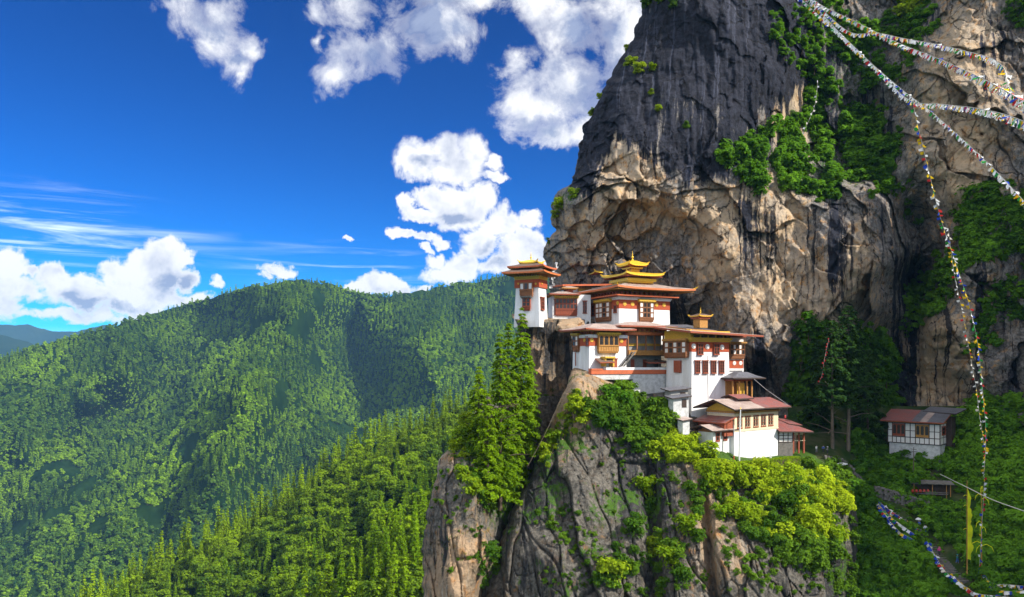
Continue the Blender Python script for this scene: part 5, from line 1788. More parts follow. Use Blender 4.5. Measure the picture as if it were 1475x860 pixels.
# --- open gallery between the wing and the main block
b = Bld('gallery', 'open gallery with carved balcony and stairs between wing and tall white block', 'gallery', 903, 177.3, 534, 26)
U = b.u(962)
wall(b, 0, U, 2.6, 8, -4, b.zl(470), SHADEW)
mb = MB().box(-.2, U, .2, 2.7, b.zl(512.5), b.zl(510.5))
mb.build('balcony_floor', WOODD, b.root)
mb = MB()
a0, a1 = b.u(906), b.u(957)
for k in range(26):
    a = a0 + (a1 - a0) * (k + .5) / 26
    mb.box(a - .16, a + .16, .05, .22, b.zl(510.5), b.zl(505.2))
mb.box(a0, a1, 0, .28, b.zl(505.1), b.zl(504.2)).box(a0, a1, .0, .25, b.zl(511.5), b.zl(510.3))
mb.build('balustrade', WOODO, b.root)
mb = MB()
for k in range(5):
    a = a0 + (a1 - a0) * k / 4
    mb.box(a - .14, a + .14, .25, .53, b.zl(511), b.zl(482))
mb.build('post', WOOD, b.root)
MB().box(0, U, .1, 2.5, b.zl(482.2), b.zl(478)).build('lintel', ORANGE, b.root)
MB().box(0, U, .4, 2.5, b.zl(477.7), b.zl(470.5)).build('timber_course', WOODO, b.root)
mb = MB()
dentils(Face(b, 'F', .4), mb, 0, U, b.zl(476.5), b.zl(473), .35, 1.2, .5)
mb.build('bracket_course', WOODR, b.root)
MB().box(.8, U - .5, 2.35, 2.66, b.zl(497.5), b.zl(494)).build('yellow_frieze', YELLOW, b.root)
for x in (911, 928.5, 945):
    w = MB()
    f = Face(b, 'F', 2.6)
    aa = f.a(x)
    f.box(w, aa - .5, aa + .5, -.2, .12, b.zl(531), b.zl(517.5))
    w.build('door', WOODR if x < 940 else WOODD, b.root)
hip_roof(b, b.u(889), b.u(970), -1.7, 9.5, b.zl(469.3), 1.2, .25, .0, mat=ROOFP, fas=WOODR, soff=WOODO)
slab_roof(b, [(b.u(930), -1.2, b.zl(522)), (b.u(961), -1.2, b.zl(521.5)), (b.u(961), 1.6, b.zl(518.5)), (b.u(934), 1.6, b.zl(519))], .15, ROOFB, 'porch_roof', WOODR)
# flight of stairs up to the balcony
st = MB()
for sgn in (0, 1):
    x0, x1 = b.u(888.5), b.u(905)
    o = -1.2 - sgn * 1.1
    st.prism([(x0, o, b.zl(528)), (x0 + .5, o, b.zl(528)), (x1 + .5, o, b.zl(507)), (x1, o, b.zl(507))], [(x0, o - .12, b.zl(528)), (x0 + .5, o - .12, b.zl(528)), (x1 + .5, o - .12, b.zl(507)), (x1, o - .12, b.zl(507))])
for k in range(9):
    t = (k + .5) / 9
    x = x0 + (x1 - x0) * t + .25
    z = b.zl(528) + (b.zl(507) - b.zl(528)) * t
    st.box(x - .18, x + .18, -2.25, -1.25, z - .05, z + .05)
st.build('staircase', STONE, b.root)

# --- retaining wall with the terracotta parapet
b = Bld('terrace_wall', 'white retaining wall with terracotta parapet band in front of the courtyard', 'wall', 852, 170.2, 566, 26)
U = b.u(962)
u1 = b.u(912)
wall(b, u1, U, 0, 1.0, -3, b.zl(539.6), STONEW)
wall(b, 0, u1 - .02, 0.1, 1.0, b.zl(547), b.zl(539.4), STONEW, 'rough_wall')
MB().box(-.1, U, -.12, 1.1, b.zl(539.2), b.zl(533.2)).build('terracotta_band', TERRA, b.root)
MB().box(-.1, b.u(868), -.2, 1.15, b.zl(533.1), b.zl(531)).build('raised_corner', TERRA, b.root)
MB().box(b.u(873), U, -.05, 1.05, b.zl(533.0), b.zl(529.4)).build('coping', WHITE, b.root)
MB().box(b.u(874), U, .9, 6.5, b.zl(540), b.zl(530.5)).build('courtyard_floor', STONE, b.root)

# --- tall white main block
b = Bld('monastery_block', 'tall white main block with red band and four narrow windows in a row', 'building', 996, 170, 594, 26)
U, V = b.u(1053), b.v(957.5)
zt = b.zl(489)
wall(b, 0, U, 0, V, -4, zt, taper=.42)
MB().box(.30, U - .30, .30, V - .1, b.zl(506.5), b.zl(492.2)).build('painted_band', RED, b.root)
for x in (1000.3, 1020, 1041.2):
    disc(b.F, x, 498.5 + (x - 1000) * .04, 3.7, PANEW, out=-.18)
for x0, x1 in ((1005.5, 1012.8), (1028.5, 1036)):
    slot(b.F, x0, x1, 495.5, 510.5, 2, 3)
for x in (1002, 1013.3, 1025.2, 1036.6):
    slot(b.F, x, x + 6.4, 520 + (x - 1002) * .01, 537 + (x - 1002) * .01, 2, 4)
mb = MB().box(.05, U - .05, .05, V, b.zl(492), b.zl(489.6)).box(-.25, U + .2, -.25, V, b.zl(489.4), b.zl(486)).build('cornice', YELLOW, b.root)
mb = MB()
for k in range(5):
    a = .2 + (U - .4) * (k + .5) / 5
    mb.box(a - .55, a + .55, -.6, .6, b.zl(485.8), b.zl(482.4))
mb.build('bracket_course', WOODD, b.root)
MB().box(.2, U - .1, .2, V, b.zl(485.7), b.zl(476)).build('timber_course', YELLOW, b.root)
rabsel(b.L, 960, 991, 492.5, 514, 5, 2, (0, 2, 4), .7, .24, corn=WOODO, top=.1)
w = MB()
b.L.box(w, b.v(971, 0), b.v(980.5, 0), -.6, .16, b.zl(537), b.zl(519))
w.build('door', WOODR, b.root)
mb = MB()
b.L.box(mb, .3, V, -.3, .1, b.zl(487.5), b.zl(474.5))
mb.build('painted_frieze', YELLOW, b.root)
MB().tube([(b.u(1020.5), -.10, -1), (b.u(1020.5), .32, b.zl(512))], .05).build('drain_pipe', CABLE, b.root)
slab_roof(b, [(-2.4, -2.6, b.zl(477.6)), (b.u(1088), -2.6, b.zl(481.5)), (b.u(1092), V + 4, b.zl(474)), (-2.0, V + 4, b.zl(466))], .3, ROOFP, fas=WOODR)
slab_roof(b, [(1.5, 3.6, b.zl(472)), (b.u(1046), 3.2, b.zl(474)), (b.u(1052), V + 6, b.zl(461)), (1.0, V + 6, b.zl(463))], .25, ROOFG, 'upper_roof', fas=WOODO)
tv = 5.5
tu = b.u(1009, tv)
wall(b, tu - 1.15, tu + 1.15, tv - 1.15, tv + 1.15, b.zl(470), b.zl(453), WOODO, 'turret')
MB().box(tu - 1.55, tu + 1.55, tv - 1.55, tv + 1.55, b.zl(456.5), b.zl(454)).build('turret_cornice', WOODR, b.root)
r = hip_roof(b, tu - 1.9, tu + 1.9, tv - 1.9, tv + 1.9, b.zl(452), .55, .18, .15, mat=ROOFB, fas=GOLDR, soff=WOODR, name='gilded_roof', horn=.22)
finial(r, tu, tv, b.zl(448), 1.5)

# --- set-back right wing and the little open porch
b = Bld('monastery_annexe', 'narrow set back wing with white paned bay tucked against the rock', 'building', 1050, 181, 545, 26)
U = b.u(1071)
wall(b, -1, U, 0, 5, -3, b.zl(486))
band(b.F, 1049.5, 1070.5, 518.5, 530.5, RED)
for x in (1057.5, 1066.5):
    disc(b.F, x, 523, 3.0, PANEW)
rabsel(b.F, 1050, 1070.5, 496, 516, 5, 2, (1, 3), .6, .25, corn=WOODO)
band(b.F, 1049.5, 1070, 531, 534, WHITE, 'ledge', .3)
MB().box(-.6, U + .4, -.5, 5, b.zl(485.6), b.zl(483)).build('lintel', WOODR, b.root)
b = Bld('porch', 'small open porch with grey roof and ochre posts right of the white block', 'porch', 1055, 171.5, 574, 20)
U = b.u(1084)
mb = MB()
for u in (.2, 1.9, U - 1.4, U - .1):
    mb.box(u - .15, u + .15, 0, .3, -2, b.zl(549))
mb.build('post', WOODO, b.root)
MB().box(0, U, .05, 3.5, b.zl(549), b.zl(545.5)).build('lintel', WOODR, b.root)
MB().box(.3, U - .2, 2.8, 3.6, -2, b.zl(549)).build('back_wall', WOODO, b.root)
MB().box(1.95, U - 1.5, .9, 1.0, b.zl(570), b.zl(552)).build('yellow_hanging', YELLOW, b.root)
hip_roof(b, b.u(1050), b.u(1097), -1.5, 5, b.zl(544.4), 1.3, .2, .0, mat=ROOFG, fas=WOODD, soff=WOODD)

# --- small sheds under the block
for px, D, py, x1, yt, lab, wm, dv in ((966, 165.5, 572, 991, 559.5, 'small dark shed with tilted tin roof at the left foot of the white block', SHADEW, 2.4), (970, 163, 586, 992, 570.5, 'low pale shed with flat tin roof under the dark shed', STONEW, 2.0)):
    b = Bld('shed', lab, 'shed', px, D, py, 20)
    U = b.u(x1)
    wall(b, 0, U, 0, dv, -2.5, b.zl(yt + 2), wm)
    w = MB()
    b.F.box(w, U * .55, U * .85, -.2, .07, -.2, b.zl(yt + 5))
    w.build('door', WOODD, b.root)
    slab_roof(b, [(-.7, -.6, b.zl(yt + 3)), (U + .5, -.6, b.zl(yt - .5)), (U + .5, dv + .6, b.zl(yt - 3)), (-.7, dv + .6, b.zl(yt))], .1, ROOFG)
b = Bld('shed', 'tiny whitewashed hut among bushes left of the lower house', 'shed', 983.5, 161, 616, 30)
wall(b, 0, 1.9, 0, 1.6, -1.5, 1.6, STONEW)
slab_roof(b, [(-.4, -.4, 1.55), (2.4, -.4, 1.85), (2.4, 2, 2.2), (-.4, 2, 1.9)], .1, ROOFP)

# --- lower house with purple red roofs
b = Bld('lower_house', 'cream and white house with broad pale and red roof on the lawn terrace', 'house', 1058, 162.5, 652, 35)
U, V = b.u(1120.5), b.v(1019)
zm = b.zl(621)
wall(b, 0, U, 0, V, -3, zm, WHITE)
MB().box(-.05, U + .05, -.05, V, zm + .01, b.zl(596)).build('upper_wall', CREAM, b.root)
MB().box(-.10, U + .10, -.10, V, zm - .15, zm + .12).build('string_course', CREAM, b.root)
for k, x in enumerate((1061.5, 1073, 1085, 1096, 1106.5)):
    slot(b.F, x, x + 7.2 - k * .15, 601 - k * .9, 616.5 - k * 1.0, 2, 3)
MB().box(-.3, U + .3, -.3, V + .1, b.zl(595.6), b.zl(592.8)).build('lintel', WOODO, b.root)
mb = MB()
dentils(b.F, mb, 0, U, b.zl(592.6), b.zl(590.5), .5, .7, .28)
mb.build('bracket_course', WOODD, b.root)
ze = b.zl(588.5)
rise = 1.9
e0, e1 = -1.9, V + 2.0
m = (e0 + e1) / 2
sp = U * .52
slab_roof(b, [(-2.4, e0, ze), (sp, e0, ze), (sp, m, ze + rise), (-2.4, m, ze + rise)], .16, ROOFP, fas=WOODD)
slab_roof(b, [(sp + .02, e0, ze + .02), (U + 2.2, e0, ze + .02), (U + 2.2, m, ze + rise + .02), (sp + .02, m, ze + rise + .02)], .16, ROOFR, fas=WOODD)
slab_roof(b, [(-2.4, m + .01, ze + rise), (U + 2.2, m + .01, ze + rise), (U + 2.2, e1, ze), (-2.4, e1, ze)], .16, ROOFR, fas=WOODD)
slab_roof(b, [(3.0, m - 2.2, ze + rise + .1), (8.5, m - 2.2, ze + rise + .1), (8.5, m + .4, ze + rise + .9), (3.0, m + .4, ze + rise + .9)], .14, ROOFR, 'upper_roof', fas=WOODD)
slab_roof(b, [(3.0, m + .41, ze + rise + .9), (8.5, m + .41, ze + rise + .9), (8.5, m + 2.4, ze + rise + .3), (3.0, m + 2.4, ze + rise + .3)], .14, ROOFR, 'upper_roof', fas=WOODD)
g = MB()
b.L.prism(g, [(.1, b.zl(592.5)), (V, b.zl(592.5)), (V, ze - .25), (m, ze + rise - .35), (.1, ze - .1)], -.6, .15)
g.build('yellow_gable', YELLOW, b.root)
mb = MB()
dentils(b.L, mb, 0, V, b.zl(597), b.zl(594), .22, .5, .25)
mb.build('painted_frieze', PANEW, b.root)
slab_roof(b, [(-3.6, -.3, b.zl(608)), (.1, -.3, b.zl(600)), (.1, V + 1, b.zl(600)), (-3.6, V + 1, b.zl(608))], .14, ROOFR, 'lean_to_roof', fas=WOODR)
MB().box(-2.9, -.02, .3, V, zm - 1, b.zl(606)).build('lean_to', WOODR, b.root)

b = Bld('outbuilding', 'low white outbuilding with two small windows against the left of the lower house', 'outbuilding', 1027.5, 160.2, 652, 35)
U, V = b.u(1063), b.v(1006)
wall(b, 0, U, 0, V, -3, b.zl(623), WHITE)
slot(b.F, 1030.8, 1036.3, 623.5, 635, 1, 2)
slot(b.F, 1041.8, 1047.2, 622.5, 633.5, 1, 2)
ze = b.zl(619.5)
gable(b, -1.7, U - .8, -1.2, V + 1.3, ze, 1.05, 'u', ROOFP, ROOFR)
g = MB()
b.L.prism(g, [(0, b.zl(623)), (V, b.zl(623)), (V, ze - .3), (V / 2, ze + .7), (0, ze - .3)], -.4, .05)
g.build('gable', WOOD, b.root)

b = Bld('annexe', 'half timbered annexe with red roof and open porch right of the lower house', 'annexe', 1121.5, 171, 641, 12)
U, V = b.u(1160), 6.0
um = b.u(1142)
wall(b, 0, um, 0, V, -2.5, b.zl(637), STONE, 'plinth')
wall(b, 0, um, .05, V, b.zl(637) + .01, b.zl(622.5), PANEW, 'infill_panel')
mb = MB()
frame_bars(b.F, mb, 0, um, b.zl(637), b.zl(622.5), -.05, .06, 3, 3, .08)
mb.build('timber_frame', WOODD, b.root)
mb = MB()
for u in (um + .2, (um + U) / 2, U - .3):
    mb.box(u - .17, u + .17, 0, .34, -2, b.zl(623))
mb.build('post', WOODR, b.root)
mb = MB()
for k in range(9):
    u = um + .5 + (U - um - 1) * k / 8
    mb.box(u - .09, u + .09, .1, .2, b.zl(627), b.zl(622.5))
mb.box(um, U, .08, .22, b.zl(622.4), b.zl(621.2)).box(um, U, .06, .2, b.zl(636), b.zl(634.8))
mb.build('railing', CREAM, b.root)
MB().box(um, U, 3.5, V, -2, b.zl(622.5)).build('back_wall', WOODD, b.root)
slab_roof(b, [(-.5, -1.3, b.zl(620.5)), (U + 1.0, -1.6, b.zl(621.5)), (U - 1.5, V, b.zl(610)), (-.7, V, b.zl(604.5))], .16, ROOFR, fas=WOODD)
slab_roof(b, [(U - 2.5, 2.5, b.zl(612)), (U + .6, 2.0, b.zl(614)), (U + .4, V + 2, b.zl(608)), (U - 2.5, V + 2, b.zl(606))], .14, ROOFR, 'upper_roof', fas=WOODD)

# --- house in the gorge on the right
b = Bld('gorge_house', 'black and white half timbered house with patched red roof in the shaded gorge', 'house', 1279, 188, 636.5, -45)
U = b.u(1354)
R = b.right(U)
V = 5.5
zt = b.zl(607.5)
wall(b, 0, U, 0, V, 0, zt, PANEW, 'infill_panel')
mb = MB()
fr = [(0, 1.2), (1.2, 4.1), (4.1, 6.1), (6.1, U * .80), (U * .80, U)]
k_ = U / 11.8
cols = [0, .09, .34, .44, .54, .80, .90, 1.0]
for c_ in cols:
    b.F.box(mb, c_ * U - .09, c_ * U + .09, -.1, .08, 0, zt)
for z in (.02, zt * .30, zt * .98):
    b.F.box(mb, 0, U, -.1, .07, z - .08, z + .09)
for c0, c1 in ((0, .09), (.34, .44), (.44, .54), (.80, .90), (.90, 1.0)):
    b.F.box(mb, c0 * U, c1 * U, -.1, .065, zt * .62 - .07, zt * .62 + .07)
for c_ in (.17, .255, .62, .71):
    b.F.box(mb, c_ * U - .07, c_ * U + .07, -.1, .065, 0, zt * .3)
frame_bars(R, mb, 0, V, 0.02, zt, -.1, .07, 2, 3, .08)
mb.build('timber_frame', WOODD, b.root)
for c0, c1, fm in ((.09, .34, WOODR), (.54, .80, WOODO)):
    w = MB()
    b.F.box(w, c0 * U + .1, c1 * U - .1, -.2, .16, zt * .33, zt * .95)
    w = w.build('window', fm, b.root)
    p = MB()
    for i in range(3):
        aa = c0 * U + .1 + (c1 - c0) * U * (i + .15) / 3.1
        b.F.prism(p, arch_pts(aa, aa + (c1 - c0) * U * .22, zt * .45, zt * .88), 0, .22)
    p.build('pane', GLASS, w)
slot(R, 1356.5, 1361.5, 615, 626, 1, 2)
MB().box(-.2, U + .2, -.35, V, zt + .01, zt + .35).build('lintel', WOODO, b.root)
wall(b, .3, U - .1, .15, V, -6.5, -.1, STONEW, 'stone_base')
zr = zt + .5
for i, (q0, q1, mt) in enumerate(((-1.2, U * .50, ROOFR), (U * .50 + .02, U * .66, ROOFG), (U * .66 + .02, U * .80, ROOFP), (U * .80 + .02, U + 1.2, ROOFG))):
    slab_roof(b, [(q0, -1.7, zr + .02 * (i % 2)), (q1, -1.7, zr + .02 * (i % 2)), (q1, V + .5, zr + 2.4), (q0, V + .5, zr + 2.4)], .14, mt, fas=WOODR)
slab_roof(b, [(U * .55, V - .5, zr + 2.2), (U + 2.5, V - 2.0, zr + 2.0), (U + 3.4, V + 3, zr + 3.0), (U * .6, V + 3, zr + 3.2)], .12, ROOFG, 'upper_roof', fas=WOODD)
MB().box(U + .05, U + 1.3, V - 1.0, V + 2, -2, zr + 1.0).build('side_shed', WOODD, b.root)

# --- the tan boulder wedged left of the wing roof
rng = np.random.default_rng(91)
bm = bmesh.new()
bmesh.ops.create_icosphere(bm, subdivisions=4, radius=1.0)
for v in bm.verts:
    n = float(fbm(np.array([v.co.x * 1.5]), np.array([v.co.y * 1.5]), np.array([v.co.z * 1.5]), 4, 93)[0])
    v.co *= 1 + .28 * n
    v.co.z = max(-.5, min(.42, v.co.z))
me = bpy.data.meshes.new('boulder')
bm.to_mesh(me)
bm.free()
at = me.attributes.new('tan', 'FLOAT', 'POINT')
at.data.foreach_set('value', [0.9] * len(me.vertices))
me.materials.append(ROCK2)
o = link('boulder', me)
o.scale = (3.3, 2.6, 2.2)
o.rotation_euler = (math.radians(14), math.radians(-16), .4)
o.location = W(822, 468, 183)
tag(o, 'flat tan boulder wedged between the tower ledge and the left wing roof', 'boulder')

# ---------------------------------------------------------------- prayer flags


def spline(pts, n):
    P = np.array([tuple(p) for p in pts])
    P = np.concatenate([[2 * P[0] - P[1]], P, [2 * P[-1] - P[-2]]])
    out = []
    for i in range(1, len(P) - 2):
        for t in np.linspace(0, 1, 24, endpoint=False):
            a, b_, c, d = P[i - 1], P[i], P[i + 1], P[i + 2]
            out.append(.5 * ((2 * b_) + (c - a) * t + (2 * a - 5 * b_ + 4 * c - d) * t * t + (3 * b_ - 3 * c + d - a) * t ** 3))
    out.append(P[-2])
    out = np.array(out)
    s = np.concatenate([[0], np.cumsum(np.linalg.norm(np.diff(out, axis=0), axis=1))])
    q = np.linspace(0, s[-1], n)
    return np.stack([np.interp(q, s, out[:, k]) for k in range(3)], 1), s[-1]


def flag_geo(seed):
    r = np.random.default_rng(seed)
    V, Q = [], []
    a, c = r.uniform(0, 6), r.uniform(.06, .2)
    for j in range(4):
        for i in range(4):
            u, w = i / 3 - .5, j / 3
            V.append((u * (1 - .12 * w) + .25 * w * r.normal() * .3, c * w * math.sin(a + u * 5 + w * 2) + .1 * w * r.normal(), -w))
    for j in range(3):
        for i in range(3):
            k = j * 4 + i
            Q.append((k, k + 1, k + 5, k + 4))
    return np.array(V), np.array(Q)


FLAG_GEO = [flag_geo(400 + k) for k in range(4)]
FLAG_ME = {}


def flag_me(ci, k):
    if (ci, k) not in FLAG_ME:
        v, q = FLAG_GEO[k]
        FLAG_ME[(ci, k)] = np_mesh('flag', v, q, FLAGC[ci] if ci >= 0 else FLAGY)
    return FLAG_ME[(ci, k)]


def flag_string(label, ctrl, gap, size, palette, seed, group=None, cord_r=.025, swing=.5, start=.0, drop=1.0):
    rng = np.random.default_rng(seed)
    pts = [W(*c) for c in ctrl]
    P, L = spline(pts, 80)
    r = empty('prayer_flag_string', P[0])
    tag(r, label, 'prayer flags', group)
    n = int(L / gap)
    C, _ = spline(pts, n)
    V, Q = tube_arr(P - P[0], [cord_r] * len(P), 5)
    link('cord', np_mesh('cord', V, Q, ROPE), r)
    vis = [i for i in range(n) if i / n >= start]
    dist = {i: np.linalg.norm(C[i]) for i in vis}
    inside = lambda i: abs(C[i][0] / C[i][1] * F) < 742 and -432 < (C[i][2] / C[i][1] * F) - (HY - 430) < 432
    big = set(sorted([i for i in vis if inside(i)], key=lambda i: dist[i])[:100])
    bulk = {}
    for i in vis:
        d = C[min(i + 1, n - 1)] - C[max(i - 1, 0)]
        d = d / np.linalg.norm(d)
        ci = palette[int(rng.integers(0, len(palette)))]
        k = int(rng.integers(0, 4))
        x = Vector(d)
        down = Vector((0, 0, -1)) + Vector(rng.normal(size=3)) * swing * .8
        if abs(x.z) > .8:
            down = Vector((rng.normal(), rng.normal() * .4, -.3)) if drop else down
        y = down.cross(x)
        y.normalize()
        z = x.cross(y).normalized()
        if z.z < 0 and abs(x.z) < .8:
            z, y = -z, -y
        M = Matrix((x, y, z)).transposed().to_4x4()
        sc = size * rng.uniform(.8, 1.2)
        if i in big:
            o = link('flag', flag_me(ci, k), r)
            o.matrix_local = Matrix.Translation(Vector(C[i] - P[0])) @ M @ Matrix.Diagonal((sc, sc, sc, 1))
        else:
            v, q = FLAG_GEO[k]
            A = np.array(M)[:3, :3]
            bulk.setdefault(ci, []).append(((v * sc) @ A.T + (C[i] - P[0]), q))
    if bulk:
        V, Q, mi, mats = [], [], [], []
        o = 0
        for s_, (ci, lst) in enumerate(bulk.items()):
            mats.append(FLAGC[ci] if ci >= 0 else FLAGY)
            for v, q in lst:
                V.append(v)
                Q.append(q + o)
                o += len(v)
                mi += [s_] * len(q)
        ob = link('more_flags', np_mesh('more_flags', np.concatenate(V), np.concatenate(Q), mats, midx=mi), r)
        ob['kind'] = 'stuff'
    return r


B_, W_, R__, G_, Y_, P_ = 0, 1, 2, 3, 4, 5
MIXW = [W_, W_, B_, W_, R__, W_, G_, W_, Y_, W_, P_]
MIXC = [Y_, G_, R__, W_, B_, Y_, W_]
MIXB = [B_, B_, B_, W_, R__, P_, G_, Y_, B_, W_]
GF = 'prayer flag lines strung across the gorge at the upper right'
flag_string('flag line with small white flags running straight down to the right edge below the rest', [(1120, -30, 118), (1160, 4, 112), (1238, 76, 104), (1298, 128, 96), (1345, 164, 88), (1420, 232, 76), (1478, 293, 68), (1530, 350, 60)], .30, .40, MIXW, 501, GF)
flag_string('flag line that splits from the straight one and levels out to a thick bright end', [(1128, -30, 118), (1166, 0, 112), (1205, 42, 105), (1262, 98, 97), (1308, 143, 89), (1355, 150, 78), (1400, 155, 66), (1440, 163, 54), (1478, 176, 45), (1540, 200, 38)], .25, .44, MIXW, 502, GF)
flag_string('thickest flag line arching down from the top to the right edge', [(1140, -30, 116), (1178, 4, 110), (1230, 30, 100), (1290, 60, 90), (1350, 84, 78), (1400, 106, 66), (1440, 126, 55), (1478, 148, 46), (1530, 175, 38)], .21, .46, MIXW + [Y_, G_, R__], 503, GF)
flag_string('upper flag line that swings out above the thick one and curls back into it', [(1160, -10, 112), (1220, 44, 103), (1262, 47, 96), (1300, 55, 90), (1350, 64, 82), (1400, 76, 72), (1428, 84, 66), (1446, 98, 61), (1450, 116, 58), (1458, 134, 54)], .25, .42, MIXW, 504, GF)
flag_string('long hanging string of yellow and green flags dropping from the knot to the gorge', [(1314, 146, 90), (1322, 182, 92), (1338, 248, 97), (1354, 312, 103), (1376, 378, 110), (1396, 440, 118), (1409, 500, 124), (1415, 560, 130), (1420, 625, 136), (1417, 690, 142)], .55, .46, MIXC, 505, 'prayer flag strings hanging into the gorge', cord_r=.035, swing=1.2)
flag_string('thin hanging string of pale flags left of the colourful one', [(1366, 330, 108), (1374, 392, 114), (1386, 450, 120), (1398, 515, 127), (1407, 565, 132), (1410, 592, 134), (1419, 650, 140)], .9, .42, [W_, P_, Y_, W_, R__, Y_], 506, 'prayer flag strings hanging into the gorge', cord_r=.03, swing=1.2)


def on(sh, px, py, lift=0.0):
    p = Vector(sh.at(np.array([float(px)]), np.array([float(py)]))[0])
    p.z += lift
    return p


def pxd(sh, px, py, lift=0.0):
    """Depth of the slope there, so that a line can be strung above it."""
    return float(sh.at(np.array([float(px)]), np.array([float(py)]))[0][1])


for k, (lab, pts, pal) in enumerate([
        ('blue flag line highest beside the upper flight of the gorge stairs', [(1261, 719), (1282, 735), (1302, 748), (1322, 762)], MIXB),
        ('blue and white flag line hanging under the upper flight, second from the top', [(1262, 722), (1280, 742), (1300, 757), (1318, 770)], MIXB),
        ('lowest flag line under the upper flight with a few orange flags', [(1264, 724), (1278, 746), (1296, 766), (1314, 776)], MIXB + [Y_]),
        ('flag line along the outer edge of the lower stairs, mostly blue above', [(1336, 781), (1346, 798), (1358, 818), (1372, 833)], MIXB),
        ('multicoloured flag line at the bottom of the stairs ending at the frame edge', [(1370, 829), (1388, 843), (1405, 854), (1430, 858), (1480, 862)], MIXC + [P_, W_, B_]),
        ('bundle of blue and red flags drooping beside the path right of the stairs', [(1412, 818), (1419, 828), (1426, 838), (1452, 842), (1474, 844)], MIXB),
        ('short flag line close to the lower right corner below the drooping bundle', [(1424, 842), (1440, 850), (1460, 852), (1480, 850)], MIXC + [B_, W_])]):
    D = [pxd(gorge, x, y) - 3.0 for x, y in pts]
    flag_string(lab, [(x, y, d) for (x, y), d in zip(pts, D)], .21, .66, pal, 520 + k, 'prayer flag lines along the gorge stairs', cord_r=.03, swing=.9)

# ---------------------------------------------------------------- stairs, walls, poles and people in the gorge


def staircase(label, pts, step, seed):
    rng = np.random.default_rng(seed)
    P, L = spline([on(gorge, x, y, .25) for x, y in pts], 40)
    n = int(L / step)
    C, _ = spline(P, n)
    r = empty('stone_staircase', C[0])
    tag(r, label, 'stairs')
    for i in range(n):
        d = C[min(i + 1, n - 1)] - C[max(i - 1, 0)]
        a = math.atan2(d[1], d[0])
        w, dp = rng.uniform(1.15, 1.4), rng.uniform(.34, .42) * step / .6
        mb = MB().box(-dp, dp, -w, w, -1.2, rng.uniform(.0, .06), .03, .03)
        o = mb.build('step', STONE, r)
        o.location = Vector(C[i] - C[0])
        o.rotation_euler = (0, 0, a + rng.normal() * .04)
    return r


staircase('upper flight of worn stone stairs descending from the terrace into the gorge', [(1250, 716), (1275, 733), (1300, 750), (1324, 764)], .75, 601)
staircase('lower flight of stone stairs with clear broad treads beside the flags', [(1326, 766), (1337, 783), (1352, 804), (1368, 822), (1386, 838)], .62, 602)


def rubble_wall(label, pts, h, seed, name='stone_wall', mat=None):
    rng = np.random.default_rng(seed)
    P, L = spline([on(gorge, x, y, 0) for x, y in pts], 30)
    n = int(L / .55)
    C, _ = spline(P, n)
    mb = MB()
    for i in range(n):
        for j in range(int(h / .38)):
            s = rng.uniform(.20, .36)
            c = C[i] - C[0] + np.array([rng.normal() * .1, rng.normal() * .15 + j * .06, j * .37 + rng.normal() * .05])
            mb.box(c[0] - s, c[0] + s, c[1] - .35, c[1] + .35, c[2] - .5 * s - .05, c[2] + .45 * s + .08, .06, .06)
    r = mb.build(name, mat or STONE)
    r.location = Vector(C[0])
    return tag(r, label, 'wall')


rubble_wall('rough rubble retaining wall above the upper stairs', [(1262, 716), (1285, 722), (1310, 730), (1338, 738)], 3.0, 611)
rubble_wall('low rubble wall along the path under the bare tree trunks', [(1190, 662), (1215, 668), (1236, 690), (1250, 708)], 1.2, 612)

r = empty('shelter', on(gorge, 1316, 712), -.25)
tag(r, 'open roadside shelter with flat stone roof on thin posts below the gorge house', 'shelter')
mb = MB()
for x in (.1, 3.8, 6.6, 7.4):
    mb.tube([(x, 0, -1), (x, 0, 2.4)], .09)
mb.build('post', WOODO, r)
slabs = MB()
for k in range(9):
    slabs.prism([(-.6 + k * .95, -.8, 2.45 + .03 * (k % 2)), (.38 + k * .95, -.8, 2.42 + .03 * (k % 2)), (.38 + k * .95, 1.8, 2.9), (-.6 + k * .95, 1.8, 2.9)], [(-.6 + k * .95, -.8, 2.60 + .03 * (k % 2)), (.38 + k * .95, -.8, 2.57 + .03 * (k % 2)), (.38 + k * .95, 1.8, 3.05), (-.6 + k * .95, 1.8, 3.05)])
slabs.build('roof', STONE, r)
MB().box(-.2, 7.6, 1.2, 1.5, -1, 2.5).build('back_wall', WOODD, r)
MB().box(.4, 6.8, -.5, -.35, .2, .4).box(.4, 6.8, -.5, -.38, .6, .75).build('railing', STONE, r)
for k in range(5):
    mb = MB().lathe([(.02, 0), (.22, .02), (.30, .18), (.30, .42), (.20, .55), (.24, .62), (.22, .66), (.02, .66)], 0, 0, 10)
    o = mb.build('clay_pot', REDPOT, None, True)
    o.location = on(gorge, 1316, 712) + Vector((-.6 + k * .85, -.75, .55))
    tag(o, 'red pot in the row on the ledge in front of the shelter', 'pot', 'red pots in front of the shelter')

p = on(bluff, 1213, 682, .2)
r = empty('notice_hut', p, .5)
tag(r, 'tiny orange red box hut with pale tilted lid by the head of the stairs', 'hut')
MB().box(-.6, .6, -.5, .5, -2.0, 1.7).build('wall', TERRA, r)
MB().prism([(-.9, -.8, 1.65), (.9, -.8, 1.9), (.9, .8, 2.1), (-.9, .8, 1.85)], [(-.9, -.8, 1.75), (.9, -.8, 2.0), (.9, .8, 2.2), (-.9, .8, 1.95)]).build('roof', POLEW, r)
MB().box(-.3, .3, -.53, -.4, -.1, 1.1).build('door', WOODR, r)


